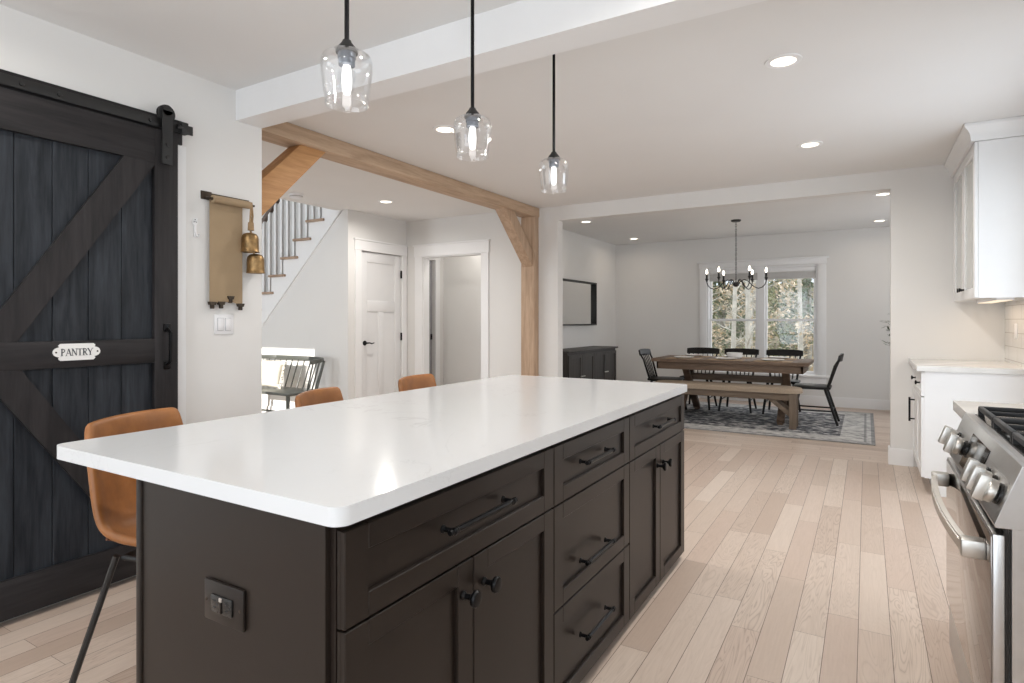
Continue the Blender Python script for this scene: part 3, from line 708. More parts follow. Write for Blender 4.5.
# ================================================================== BAR STOOLS
def stool(label, loc, rz):
    t = thing('bar_stool', label, 'stool', loc, rz, 'cognac leather stools along the island')
    # centre line of the shell, front of the seat -> top of the back
    C = [(0.235, 0.470), (0.21, 0.500), (0.11, 0.506), (0.0, 0.494), (-0.12, 0.486), (-0.215, 0.498), (-0.275, 0.548), (-0.302, 0.645), (-0.320, 0.750), (-0.335, 0.855), (-0.343, 0.912)]
    HW = [0.17, 0.20, 0.222, 0.232, 0.236, 0.238, 0.238, 0.236, 0.230, 0.220, 0.210]
    LIFT = [0.0, 0.008, 0.02, 0.032, 0.045, 0.05, 0.04, 0.02, 0.005, 0.0, -0.002]
    FWD = [0, 0, 0, 0, 0.01, 0.03, 0.05, 0.06, 0.06, 0.052, 0.048]
    b = bmesh.new(); rows = []; NU = 12
    for (cx, cz_), hw, lf, fw in zip(C, HW, LIFT, FWD):
        rows.append([b.verts.new((cx + fw * abs(u) ** 2.2, u * hw, cz_ + lf * abs(u) ** 2.4)) for u in [(-1 + 2 * i / NU) for i in range(NU + 1)]])
    for r0, r1 in zip(rows, rows[1:]):
        for i in range(NU): b.faces.new((r0[i], r0[i + 1], r1[i + 1], r1[i]))
    bmesh.ops.recalc_face_normals(b, faces=b.faces)
    def thicken(b, th):
        b.normal_update(); vs = list(b.verts); fs = list(b.faces); nm = {v: v.normal.copy() for v in vs}
        lo = {v: b.verts.new(v.co - nm[v] * th) for v in vs}
        bd_ = [e for e in b.edges if e.is_boundary]
        for f in fs: b.faces.new([lo[v] for v in reversed(f.verts)])
        for e in bd_:
            a, c = e.verts; b.faces.new((a, c, lo[c], lo[a]))
        bmesh.ops.recalc_face_normals(b, faces=b.faces)
    thicken(b, 0.032)
    m = MB(); m.merge(b); sh = m.build('seat_shell', M_LEATH, t, 0)
    sh.data.polygons.foreach_set('use_smooth', [True] * len(sh.data.polygons))
    md = sh.modifiers.new('round', 'SUBSURF'); md.levels = 1; md.render_levels = 2
    # seam line between seat and back
    seam = [(-0.207 + 0.03 * abs(u) ** 2.2, u * 0.232, 0.494 + 0.05 * abs(u) ** 2.4 + 0.004) for u in [(-1 + i / 6) for i in range(13)]]
    MB().tube(seam, 0.0035, 6).build('seam_piping', plain('leather_seam', srgb(110, 62, 30), 0.6, var=0.05), sh)
    m = MB(); m.tube([(0.13, -0.16, 0.470), (0.13, 0.16, 0.470), (-0.17, 0.17, 0.466), (-0.17, -0.17, 0.466), (0.13, -0.16, 0.452)], 0.010, 8); m.build('under_frame', M_BLKM, t)
    feet = ((0.25, 0.22), (0.25, -0.22), (-0.36, 0.20), (-0.36, -0.20)); tops = ((0.14, 0.17), (0.14, -0.17), (-0.185, 0.185), (-0.185, -0.185))
    for (fx, fy), (tx, ty) in zip(feet, tops):
        m = MB(); m.tube([(fx, fy, 0.0), (tx, ty, 0.476)], 0.0105, 8); m.build('leg', M_BLKM, t)
    k = 0.22 / 0.452; pts = [Vector((fx + (tx - fx) * k, fy + (ty - fy) * k, 0.22)) for (fx, fy), (tx, ty) in zip(feet, tops)]
    m = MB(); m.tube([pts[0], pts[1]], 0.008, 8); m.build('footrest', M_BLKM, t)
    return t
s1 = stool('cognac leather bar stool in front of the black barn door, nearest the camera', (-2.010, 1.265, 0), 20)
dup(s1, (-2.016, 2.113, 0), 20, 'cognac leather bar stool in the middle of the three, in front of the stair wall')
dup(s1, (-2.086, 2.897, 0), 10, 'cognac leather bar stool furthest along the island, in front of the hall doorway')

# ================================================================== PENDANTS
def pendant(label, loc):
    t = thing('pendant_light', label, 'light', loc, 0, 'glass pendants over the island')
    zt = CE - loc[2]
    MB().lathe([(0, 0), (0.055, 0), (0.055, -0.012), (0.045, -0.022), (0.012, -0.026), (0, -0.026)], (0, 0, zt), 24).build('canopy', M_BLK, t)
    MB().tube([(0, 0, zt - 0.02), (0, 0, 0.176)], 0.0068, 10).build('rod', M_BLK, t)
    MB().lathe([(0, 0.1830), (0.012, 0.1830), (0.014, 0.1769), (0.025, 0.1637), (0.031, 0.1514), (0.031, 0.1470), (0, 0.1470)], (0, 0, 0), 20).build('cap', M_BLKM, t)
    prof = [(0.029, 0.1505), (0.050, 0.1478), (0.066, 0.1382), (0.0725, 0.1232), (0.072, 0.1012), (0.068, 0.0660), (0.063, 0.0264), (0.0595, 0.0026)]
    MB().lathe(prof + [(0.0605, 0.0000), (0.0595, -0.0018), (0.0575, 0.0000)] + [(r - 0.003, z) for r, z in prof[::-1][1:]], (0, 0, 0), 36).build('glass_shade', M_SGLASS, t, 60)
    MB().lathe([(0, 0.1478), (0.025, 0.1478), (0.0255, 0.1320), (0.023, 0.1294), (0.023, 0.1126), (0, 0.1126)], (0, 0, 0), 20).build('socket', plain('socket_grey', srgb(96, 104, 116), 0.35, 0.6, var=0.0), t)
    MB().lathe([(0, 0.1135), (0.010, 0.1109), (0.0125, 0.0950), (0.014, 0.0704), (0.0125, 0.0458), (0.009, 0.0317), (0, 0.0264)], (0, 0, 0), 16).build('bulb', M_BULB, t)
    return t
p1 = pendant('clear glass pendant hanging over the near end of the island, largest in view', (-1.27, 1.222, 1.862))
dup(p1, (-1.27, 1.852, 1.862), None, 'clear glass pendant over the middle of the island, just before the white beam')
dup(p1, (-1.27, 2.530, 1.862), None, 'clear glass pendant over the far end of the island, behind the white beam')

# ================================================================== RECESSED LIGHTS
def can(label, x, y):
    t = thing('recessed_light', label, 'light', (x, y, CE), 0, 'recessed ceiling lights')
    MB().lathe([(0.058, -0.001), (0.060, -0.006), (0.085, -0.005), (0.088, 0.0)], (0, 0, 0), 28).build('trim_ring', M_TRIM, t)
    MB().lathe([(0, -0.0035), (0.0595, -0.0035), (0.0595, -0.002), (0, -0.002)], (0, 0, 0), 28).build('lens', M_CAN, t)
    return t
c0 = None
for x, y, lab in ((-0.36, 3.285, 'recessed ceiling light in the kitchen, the largest and nearest'), (-0.36, 4.945, 'recessed ceiling light in the kitchen near the white wall cabinet'),
                  (-2.475, 3.28, 'recessed ceiling light seen beside the middle glass pendant'), (-4.54, 4.944, 'recessed ceiling light in the hall above the closet door'),
                  (-3.19, 7.30, 'recessed dining room light at the left, nearer the opening'), (-3.19, 9.20, 'recessed dining room light at the left, further back by the corner'),
                  (0.145, 7.27, 'recessed dining room light at the right edge of the opening, nearer one'), (0.145, 9.18, 'recessed dining room light at the right edge of the opening, further one')):
    if c0 is None: c0 = can(lab, x, y)
    else: dup(c0, (x, y, CE), None, lab)
    l = area('can_light', (x, y, CE - 0.012), (x, y, 0), 0.11, 0.11, 17.0 if y < 6 else 2.2, WARM if y < 6 else (1.0, 0.84, 0.68), 'DISK', 165)
for x, y, lab in ((-0.36, 1.6, 'added recessed ceiling light over the range aisle, out of frame above'), (-2.475, 0.6, 'added recessed ceiling light before the barn door, out of frame above'),
                  (-0.36, -0.1, 'added recessed ceiling light right above the camera side of the aisle'), (-2.475, -1.6, 'added recessed ceiling light at the back left of the kitchen'), (-4.54, 3.285, 'added recessed ceiling light in the hall, hidden behind the pantry wall'), (-4.47, 6.5, 'added recessed ceiling light in the small hall behind the doorway')):
    dup(c0, (x, y, CE), None, lab)
    area('can_light', (x, y, CE - 0.012), (x, y, 0), 0.11, 0.11, 12.0 if y < 6 else 6.0, WARM, 'DISK', 165)  # unseen cans, added to brighten the kitchen and halls
t = thing('smoke_detector', 'round white smoke detector on the hall ceiling by the stairs', 'smoke detector', (-5.07, 4.18, CE))
MB().lathe([(0, -0.045), (0.05, -0.045), (0.062, -0.036), (0.066, -0.012), (0.072, -0.010), (0.072, 0)], (0, 0, 0), 28).build('housing', M_WPLAST, t)
MB().lathe([(0.052, -0.034), (0.0645, -0.030), (0.0655, -0.024), (0.052, -0.022)], (0, 0, 0), 28).build('vent_ring', plain('vent_grey', srgb(170, 168, 164), 0.6, var=0), t)

# ================================================================== PANTRY-WALL ITEMS
kr = thing('kraft_paper_roll', 'brown kraft paper roll on an iron wall bracket with a long hanging sheet', 'paper roll', (XL, -0.014, 0))
MB().lathe([(0, -0.112), (0.021, -0.112), (0.021, 0.112), (0, 0.112)], (0.045, 2.077, 1.908), 24, AY).build('roll', M_KRAFT, kr)
m = MB(); m.box(0.0215, 0.0235, 1.962, 2.160, 1.352, 1.908)
m.prism([(1.962, 1.352), (1.962, 1.335), (2.02, 1.352)], 'x', 0.0215, 0.0235); m.prism([(2.10, 1.352), (2.160, 1.335), (2.160, 1.352)], 'x', 0.0215, 0.0235)
m.build('hanging_sheet', M_KRAFT, kr)
m = MB(); m.tube([(0.045, 1.93, 1.908), (0.045, 2.215, 1.908)], 0.007, 10); m.box(0, 0.008, 1.925, 1.985, 1.905, 1.950, 0.002); m.bar((0.0, 1.955, 1.915), (0.05, 1.955, 1.908), 0.016, 0.012); m.bar((0.0, 2.215, 1.908), (0.052, 2.215, 1.908), 0.010, 0.010)
m.box(0.0, 0.006, 1.93, 2.215, 1.930, 1.944, 0.001)
m.build('iron_bracket', M_DIRON, kr)
for y, z in ((1.978, 1.338), (2.030, 1.340), (2.085, 1.372), (2.148, 1.332)):
    m = MB(); m.prism([(y - 0.020, z + 0.014), (y + 0.020, z + 0.014), (y + 0.014, z - 0.004), (y - 0.014, z - 0.004)], 'x', 0.010, 0.034); m.box(0.014, 0.030, y - 0.010, y + 0.010, z - 0.024, z - 0.002, 0.003); m.build('clip', M_DIRON, kr)
bl = thing('hanging_bells', 'pair of aged brass bells on a jute rope beside the kraft paper roll', 'bells', (XL + 0.05, 0, 0))
m = MB(); m.tube([(0, 2.185, 1.925), (0.004, 2.176, 1.85), (0.004, 2.172, 1.775)], 0.0055, 8); m.tube([(0, 2.185, 1.925), (-0.004, 2.196, 1.85), (0.0, 2.186, 1.775)], 0.0055, 8)
m.tube([(0.002, 2.180, 1.81), (0.002, 2.180, 1.765)], [0.016, 0.018], 10); m.tube([(0.0, 2.180, 1.765), (0.0, 2.19, 1.70), (0.0, 2.205, 1.62)], 0.006, 8); m.build('rope', M_ROPE, bl)
bell = [(0, 0.110), (0.020, 0.109), (0.034, 0.104), (0.043, 0.092), (0.0465, 0.075), (0.047, 0.03), (0.048, 0.008), (0.0505, 0.004), (0.0505, 0.0), (0.046, 0.0), (0.043, 0.01), (0.042, 0.07), (0.030, 0.096), (0, 0.10)]
MB().lathe(bell, (0.0, 2.176, 1.640), 24).build('bell', M_BRASS, bl)
MB().lathe([(r * 1.02, z) for r, z in bell], (0.0, 2.212, 1.523), 24).build('bell', M_BRASS, bl)
sw = thing('light_switch', 'white double rocker light switch plate below the kraft paper', 'switch', (XL, 2.046, 1.229))
MB().box(0, 0.006, -0.058, 0.058, -0.055, 0.055, 0.003).build('cover_plate', M_WPLAST, sw)
for y in (-0.023, 0.023):
    MB().box(0.0055, 0.0066, y - 0.0185, y + 0.0185, -0.0355, 0.0355, 0.001).build('rocker_gap', plain('rocker_gap_shade', (0.5, 0.5, 0.52), 0.5, var=0), sw)  # grey rim painted as the shaded gap around each rocker
    MB().box(0.006, 0.010, y - 0.016, y + 0.016, -0.033, 0.033, 0.002).build('rocker', M_WPLAST, sw)
hk = thing('wall_hook', 'small white wall hook beside the barn door', 'hook', (XL, 1.879, 1.745))
m = MB(); m.prism([(0 + 0.014 * cos(R(a)), 0.030 + 0.020 * sin(R(a))) for a in range(0, 360, 30)], 'x', 0, 0.005); m.box(0, 0.006, -0.007, 0.007, -0.05, 0.015, 0.002); m.build('back_plate', M_WPLAST, hk)
m = MB(); m.tube([(0.004, 0, -0.02), (0.010, 0.004, -0.045), (0.026, 0.004, -0.05), (0.034, 0.006, -0.035)], 0.005, 8); m.build('prong', M_WPLAST, hk)
m = MB(); m.tube([(0.004, 0, 0.03), (0.018, 0, 0.036), (0.020, 0, 0.048)], 0.004, 8); m.build('prong', M_WPLAST, hk)
m = MB()
for a, z in ((0.0, 0.042), (-0.006, 0.030), (0.006, 0.030)): m.lathe([(0, 0), (0.003, 0), (0, 0.001)], (0.005, a, z), 8, AX)
m.build('screws', M_DIRON, hk)

# ================================================================== FOYER SETTEE
se = thing('wooden_settee', 'charcoal wooden spindle-back settee against the white stair wall', 'settee', (-6.12, 4.67, 0))
L = 0.62
m = MB(); m.box(-L, L, -0.23, 0.24, 0.405, 0.437, 0.012); m.build('seat', M_SETTEE, se)
for sx in (-1, 1):
    for sy, y0 in ((-1, -0.20), (1, 0.20)):
        m = MB(); m.tube([(sx * (L - 0.035), y0 * 1.12, 0), (sx * (L - 0.06), y0, 0.41)], [0.017, 0.023], 10); m.build('leg', M_SETTEE, se)
m = MB()
for sx in (-1, 1): m.tube([(sx * (L - 0.045), -0.21, 0.17), (sx * (L - 0.045), 0.21, 0.17)], 0.012)
m.tube([(-L + 0.045, -0.21, 0.22), (L - 0.045, -0.21, 0.22)], 0.012); m.build('stretcher', M_SETTEE, se)
rail = [(-L + 0.01, 0.07, 0.765), (-L, 0.20, 0.778), (-L + 0.06, 0.30, 0.785), (-0.3, 0.325, 0.79), (0.3, 0.325, 0.79), (L - 0.06, 0.30, 0.785), (L, 0.20, 0.778), (L - 0.01, 0.07, 0.765)]
m = MB()
for a, b in zip(rail, rail[1:]): m.bar(a, b, 0.024, 0.05, 0.006)
m.build('top_rail', M_SETTEE, se)
for k in range(11):
    x = -0.53 + k * 0.106; xt = x * 1.03
    m = MB(); m.tube([(x, 0.205, 0.43), (xt, 0.322, 0.775)], [0.008, 0.007], 8); m.build('spindle', M_SETTEE, se)
for sx in (-1, 1):
    m = MB(); m.tube([(sx * (L - 0.05), 0.19, 0.43), (sx * (L - 0.03), 0.29, 0.77)], [0.017, 0.015], 8); m.build('back_post', M_SETTEE, se)
    for y, yt in ((0.05, 0.09), (0.12, 0.18)):
        m = MB(); m.tube([(sx * (L - 0.045), y, 0.43), (sx * (L - 0.005 + (0.02 if y > 0 else -0.02)), yt, 0.76)], [0.010, 0.009], 8); m.build('arm_spindle', M_SETTEE, se)
def pillow(name, label, loc, rz, w, h, d, tilt, mat, fringe):
    t = thing(name, label, 'pillow', loc, rz)
    b = bmesh.new(); bmesh.ops.create_grid(b, x_segments=12, y_segments=12, size=1)
    top_ = list(b.verts)
    m = MB(); N = 12; gr = {}
    for s_ in (-1, 1):
        for i in range(N + 1):
            for j in range(N + 1):
                u, v = -1 + 2 * i / N, -1 + 2 * j / N
                e = (1 - u ** 4) * (1 - v ** 4)
                key = (s_, i, j) if e > 1e-9 else (0, i, j)
                if key not in gr:
                    pin = 1 - 0.07 * (1 - abs(u)) * (abs(v) ** 3) - 0.07 * (1 - abs(v)) * (abs(u) ** 3)
                    gr[key] = m.bm.verts.new((u * w / 2 * pin, s_ * d / 2 * e ** 0.5 if e > 1e-9 else 0, v * h / 2 * pin))
    K = lambda s_, i, j: gr.get((s_, i, j)) or gr[(0, i, j)]
    for s_ in (-1, 1):
        for i in range(N):
            for j in range(N):
                q = [K(s_, i, j), K(s_, i + 1, j), K(s_, i + 1, j + 1), K(s_, i, j + 1)]
                m.bm.faces.new(q if s_ < 0 else q[::-1])
    b.free()
    T = Matrix.Translation((0, 0, h / 2)) @ Matrix.Rotation(R(tilt), 4, 'X')
    bmesh.ops.transform(m.bm, matrix=T, verts=m.bm.verts)
    o = m.build('cushion', mat, t, 80)
    if fringe:
        rnd = random.Random(3)
        for sx in (-1, 1):
            m = MB()
            for k in range(22):
                z = (-0.95 + 1.9 * k / 21) * h / 2
                p = T @ Vector((sx * w / 2 * 0.97, 0, z)); q = T @ Vector((sx * (w / 2 + 0.028 + rnd.uniform(0, 0.014)), rnd.uniform(-.008, .008), z - 0.008 + rnd.uniform(-.01, .01)))
                m.tube([p, q], [0.006, 0.004], 5)
            m.build('fringe', mat, o)
    return t
pillow('throw_pillow', 'cream fringed throw pillow standing on the sunlit settee', (-6.22, 4.74, 0.438), 0, 0.42, 0.34, 0.12, -14, M_PILL, True)

# ================================================================== DINING ROOM
rug = MB().box(-1.535, 1.535, -1.185, 1.185, 0, 0.009, 0.003).build('area_rug', M_RUG)
rug.location = (-1.457, 8.165, 0.0); tag(rug, 'grey distressed patterned area rug under the dining table', 'rug')
RT = 0.009
tb = thing('dining_table', 'rustic brown wood trestle dining table set with plates', 'table', (-1.515, 8.165, RT))
TX, TYh, TT = 0.935, 0.43, 0.752 - RT
m = MB()
for i in range(5):
    y0 = -TYh + i * 2 * TYh / 5
    m.box(-TX + 0.12, TX - 0.12, y0 + 0.001, y0 + 2 * TYh / 5 - 0.001, TT - 0.04, TT, 0.003)
for sx in (-1, 1): m.box(min(sx * TX, sx * (TX - 0.118)), max(sx * TX, sx * (TX - 0.118)), -TYh, TYh, TT - 0.04, TT, 0.003)
m.build('tabletop', M_TABLE, tb)
m = MB(); AXH, AYH = TX - 0.06, TYh - 0.05
m.box(-AXH, AXH, -AYH, -AYH + 0.025, TT - 0.135, TT - 0.04, 0.002); m.box(-AXH, AXH, AYH - 0.025, AYH, TT - 0.135, TT - 0.04, 0.002)
m.box(-AXH, -AXH + 0.025, -AYH, AYH, TT - 0.135, TT - 0.04, 0.002); m.box(AXH - 0.025, AXH, -AYH, AYH, TT - 0.135, TT - 0.04, 0.002); m.build('apron', M_TABLE, tb)
for sx in (-1, 1):
    x = 0.05 + sx * 0.60
    for s_ in (-1, 1):
        m = MB(); m.bar((x + s_ * 0.018, -s_ * 0.31, TT - 0.05), (x + s_ * 0.018, s_ * 0.39, 0.0 + 0.03), 0.036 * 1.6, 0.085, 0.004, up=(1, 0, 0)); m.bar((x + s_ * 0.018, s_ * 0.36, 0.016), (x + s_ * 0.018, s_ * 0.44, 0.016), 0.06, 0.032, 0.003); m.build('trestle_leg', M_TABLEZ, tb)
MB().box(-0.59, 0.69, -0.035, 0.035, 0.455, 0.535, 0.004).build('stretcher', M_TABLE, tb)
# bench
bn = thing('dining_bench', 'wooden dining bench with padded beige seat in front of the table', 'bench', (-1.49, 7.625, RT))
BL = 0.84
m = MB(); pts = []
for cx, a0 in ((BL - 0.15, -90), (-BL + 0.15, 90)):
    pts += [(cx + 0.17 * cos(R(a0 + 15 * i)), 0.18 * sin(R(a0 + 15 * i))) for i in range(13)]
b = bmesh.new(); v0 = [b.verts.new((p[0], p[1], 0.405)) for p in pts]; v1 = [b.verts.new((p[0], p[1], 0.465)) for p in pts]; k = len(pts)
b.faces.new(v0[::-1]); b.faces.new(v1)
for i in range(k): b.faces.new((v0[i], v0[(i + 1) % k], v1[(i + 1) % k], v1[i]))
bmesh.ops.bevel(b, geom=[e for e in b.edges if e.verts[0].co.z > 0.46 and e.verts[1].co.z > 0.46], offset=0.03, segments=4, affect='EDGES', profile=0.5)
m.merge(b); m.build('seat_pad', M_CUSH, bn, 60)
m = MB(); m.box(-BL + 0.05, BL - 0.05, -0.14, -0.115, 0.325, 0.405, 0.002); m.box(-BL + 0.05, BL - 0.05, 0.115, 0.14, 0.325, 0.405, 0.002); m.box(-BL + 0.05, -BL + 0.075, -0.14, 0.14, 0.325, 0.405); m.box(BL - 0.075, BL - 0.05, -0.14, 0.14, 0.325, 0.405); m.build('apron', M_BENCH, bn)
for sx in (-1, 1):
    for sy in (-1, 1):
        x, y = sx * (BL - 0.075), sy * 0.105
        MB().box(x - 0.036, x + 0.036, y - 0.036, y + 0.036, 0, 0.405, 0.004).build('leg', M_BENCHZ, bn)
    m = MB(); m.bar((sx * (BL - 0.10), -0.105, 0.16), (sx * (BL - 0.32), -0.105, 0.34), 0.03, 0.05, 0.003); m.build('diagonal_brace', M_BENCH, bn); m = MB(); m.bar((sx * (BL - 0.10), 0.105, 0.16), (sx * (BL - 0.32), 0.105, 0.34), 0.03, 0.05, 0.003); m.build('diagonal_brace', M_BENCH, bn)
# windsor chairs, front towards -y
def windsor(label, loc, rz):
    t = thing('dining_chair', label, 'chair', loc, rz, 'black spindle-back dining chairs')
    sp_ = [(-0.20, -0.21), (0.20, -0.21), (0.225, -0.17), (0.215, 0.10), (0.17, 0.20), (-0.17, 0.20), (-0.215, 0.10), (-0.225, -0.17)]
    m = MB(); m.prism(sp_, 'z', 0.415, 0.445, 0.008); m.build('seat', M_CHAIR, t)
    for sx in (-1, 1):
        m = MB(); m.tube([(sx * 0.205, -0.235, 0), (sx * 0.155, -0.15, 0.42)], [0.014, 0.019], 10); m.build('leg', M_CHAIR, t)
        m = MB(); m.tube([(sx * 0.195, 0.275, 0), (sx * 0.135, 0.14, 0.42)], [0.014, 0.019], 10); m.build('leg', M_CHAIR, t)
        m = MB(); m.tube([(sx * 0.165, 0.170, 0.44), (sx * 0.19, 0.245, 0.70), (sx * 0.205, 0.288, 0.775)], [0.015, 0.013, 0.012], 8); m.build('back_post', M_CHAIR, t)
        MB().tube([(sx * 0.186, -0.203, 0.16), (sx * 0.172, 0.224, 0.16)], 0.009, 8).build('stretcher', M_CHAIR, t)
    MB().tube([(-0.18, -0.20, 0.20), (0.18, -0.20, 0.20)], 0.009, 8).build('stretcher', M_CHAIR, t)
    MB().tube([(-0.172, 0.222, 0.17), (0.172, 0.222, 0.17)], 0.009, 8).build('stretcher', M_CHAIR, t)
    for k in range(5):
        x = -0.105 + k * 0.0525
        m = MB(); m.tube([(x, 0.178, 0.44), (x * 1.25, 0.25, 0.66), (x * 1.32, 0.294, 0.772)], [0.008, 0.007, 0.006], 8); m.build('spindle', M_CHAIR, t)
    m = MB(); n = 8
    b = bmesh.new(); rows = []
    for i in range(n + 1):
        u = -1 + 2 * i / n; x = 0.232 * u; y = 0.305 - 0.028 * u * u; zt = 0.838 - 0.012 * (abs(u) ** 3); zb = 0.748 + 0.004 * u * u
        rows.append([b.verts.new((x, y - 0.010, zb)), b.verts.new((x, y + 0.012, zb + 0.002)), b.verts.new((x, y + 0.030, zt)), b.verts.new((x, y + 0.008, zt))])
    for r0, r1 in zip(rows, rows[1:]):
        for i in range(4): b.faces.new((r0[i], r0[(i + 1) % 4], r1[(i + 1) % 4], r1[i]))
    b.faces.new(rows[0][::-1]); b.faces.new(rows[-1]); bmesh.ops.recalc_face_normals(b, faces=b.faces)
    bmesh.ops.bevel(b, geom=list(b.edges), offset=0.004, segments=1, affect='EDGES')
    m.merge(b); m.build('top_rail', M_CHAIR, t, 50)
    return t
w0 = windsor('black spindle-back chair at the right head of the dining table', (-0.565, 8.165, RT + 0.0055), -90)
dup(w0, (-2.385, 8.165, RT + 0.0055), 90, 'black spindle-back chair at the left head of the dining table, by the plain wall')
dup(w0, (-2.065, 8.70, RT + 0.0055), 0, 'black spindle-back chair behind the table, left one of the window side')
dup(w0, (-1.53, 8.70, RT + 0.0055), 0, 'black spindle-back chair behind the table, middle one behind the white bowl')
dup(w0, (-0.97, 8.70, RT + 0.0055), 0, 'black spindle-back chair behind the table, right one of the window side')
# place settings
TZ = 0.752
pm0 = pl0 = nk0 = None
seat_names = {(-2.06, 1): 'at the left window-side seat', (-1.53, 1): 'at the middle window-side seat', (-0.98, 1): 'at the right window-side seat', (-2.06, -1): 'at the left bench-side seat', (-1.53, -1): 'at the middle bench-side seat', (-0.98, -1): 'at the right bench-side seat'}
def plate():
    t = thing('dinner_plate', '', 'plate', (0, 0, 0), 0, 'white plates set on the dining table')
    MB().lathe([(0, 0.004), (0.075, 0.004), (0.085, 0.008), (0.128, 0.020), (0.130, 0.018), (0.088, 0.003), (0.08, 0.0), (0, 0.0)], (0, 0, 0), 32).build('plate_body', M_CER, t)
    return t
for (x, sd), where in seat_names.items():
    y = 8.165 + sd * 0.265
    if pm0 is None:
        pm0 = MB().box(-0.21, 0.21, -0.145, 0.145, 0, 0.004, 0.001).build('placemat', M_MAT); o = pm0
    else: o = pm0.copy(); COL.objects.link(o)
    o.location = (x, y, TZ); tag(o, 'woven beige placemat under a white plate ' + where, 'placemat', 'woven placemats on the dining table')
    if pl0 is None:
        pl0 = MB().lathe([(0, 0.004), (0.075, 0.004), (0.085, 0.008), (0.128, 0.022), (0.130, 0.020), (0.088, 0.003), (0.08, 0.0), (0, 0.0)], (0, 0, 0), 32).build('dinner_plate', M_CER); o = pl0
    else: o = pl0.copy(); COL.objects.link(o)
    o.location = (x, y, TZ + 0.004); tag(o, 'round white dinner plate ' + where + ' of the table', 'plate', 'white plates on the dining table')
b_ = MB(); b_.prism([(0.085 * cos(R(a)), 0.085 * sin(R(a))) for a in range(0, 360, 15)], 'z', 0, 0.001); b_.bm.free()
bw = MB().lathe([(0, 0.006), (0.058, 0.006), (0.088, 0.03), (0.094, 0.078), (0.098, 0.080), (0.099, 0.076), (0.092, 0.024), (0.064, 0.0), (0, 0.0)], (0, 0, 0), 32).build('serving_bowl', M_CER)
bw.location = (-1.475, 8.165, TZ); tag(bw, 'deep white serving bowl in the middle of the dining table', 'bowl')
# chandelier
ch = thing('chandelier', 'black six-arm candle chandelier hanging over the dining table', 'chandelier', (-1.46, 8.175, 1.685))
MB().lathe([(0, 0), (0.062, 0), (0.062, -0.014), (0.05, -0.024), (0, -0.026)], (0, 0, CE - 1.685), 24).build('canopy', M_BLKM, ch)
m = MB(); z = CE - 1.685 - 0.025; i = 0
while z > 0.07:
    pts = [(0.009 * cos(a) * (1 if i % 2 else 0.0) , 0.009 * cos(a) * (0 if i % 2 else 1.0), z - 0.016 + 0.019 * sin(a)) for a in [2 * pi * k / 10 for k in range(11)]]
    m.tube(pts, 0.0028, 5, False); z -= 0.031; i += 1
m.build('chain', M_BLKM, ch)
MB().lathe([(0, 0.085), (0.008, 0.08), (0.010, 0.065), (0.030, 0.058), (0.042, 0.045), (0.040, 0.025), (0.022, 0.006), (0, 0.0)], (0, 0, 0), 20).build('hub', M_BLKM, ch)
for k in range(6):
    a = R(6.0 + 60 * k); ca, sa = cos(a), sin(a)
    def P(r, z): return (r * ca, r * sa, z)
    prof = [(0.03, 0.045), (0.07, 0.085), (0.105, 0.095), (0.145, 0.075), (0.185, 0.03), (0.225, -0.005), (0.27, -0.022), (0.315, -0.008), (0.347, 0.025), (0.360, 0.060), (0.363, 0.090)]
    arm = MB().tube([P(r, z) for r, z in prof], 0.0062, 8).build('arm', M_BLKM, ch)
    cx, cy_ = 0.363 * ca, 0.363 * sa
    MB().lathe([(0, 0.075), (0.009, 0.078), (0.013, 0.095), (0.021, 0.110), (0.022, 0.116), (0.0135, 0.118), (0.0125, 0.180), (0, 0.182)], (cx, cy_, 0), 14).build('candle_sleeve', M_BLKM, arm)
    MB().lathe([(0, 0.180), (0.009, 0.184), (0.0135, 0.196), (0.014, 0.207), (0.009, 0.228), (0.004, 0.242), (0, 0.246)], (cx, cy_, 0), 14).build('bulb', M_CAND, arm)
# sideboard
sb = thing('sideboard', 'dark stained four-door sideboard against the dining room left wall', 'sideboard', (XD + 0.018, 0, 0))
SX = -3.325 - (XD + 0.018)
sy0, sy1 = 7.03, 8.80
m = MB(); m.box(0, SX - 0.02, sy0 + 0.02, sy1 - 0.02, 0.06, 0.825); m.build('carcass', M_SIDE, sb)
MB().box(-0.0, SX + 0.015, sy0 - 0.012, sy1 + 0.012, 0.825, 0.85, 0.004).build('top', M_SIDE, sb)
n = 4; w_ = (sy1 - sy0 - 0.06) / n
for k in range(n):
    a = sy0 + 0.03 + k * w_
    d_ = shaker(a + 0.003, a + w_ - 0.003, 0.09, 0.79, SX, 0.055, 0.02, 0.010).build('cabinet_door', M_SIDE, sb)
    yk = a + (0.035 if k % 2 else w_ - 0.035)
    m = MB(); m.box(SX, SX + 0.02, yk - 0.03, yk + 0.03, 0.485, 0.50, 0.004); m.build('cup_pull', M_NICK, d_)
for x in (0.03, SX - 0.05):
    for y in (sy0 + 0.05, sy1 - 0.05): MB().box(x - 0.025, x + 0.025, y - 0.025, y + 0.025, 0, 0.062, 0.003).build('foot', M_SIDE, sb)
# mirror
mi = thing('wall_mirror', 'rectangular black-framed mirror above the sideboard', 'mirror', (XD, 0, 0))
m = MB(); my0, my1, mz0, mz1, fw, fd = 7.05, 8.85, 1.175, 1.845, 0.022, 0.06
m.box(0.0, fd, my0, my0 + fw, mz0, mz1, 0.002); m.box(0.0, fd, my1 - fw, my1, mz0, mz1, 0.002); m.box(0.0, fd, my0 + fw, my1 - fw, mz0, mz0 + fw, 0.002); m.box(0.0, fd, my0 + fw, my1 - fw, mz1 - fw, mz1, 0.002); m.build('frame', M_BLKM, mi)
MB().box(0.004, 0.012, my0 + fw, my1 - fw, mz0 + fw, mz1 - fw).build('mirror_glass', M_MIRR, mi)
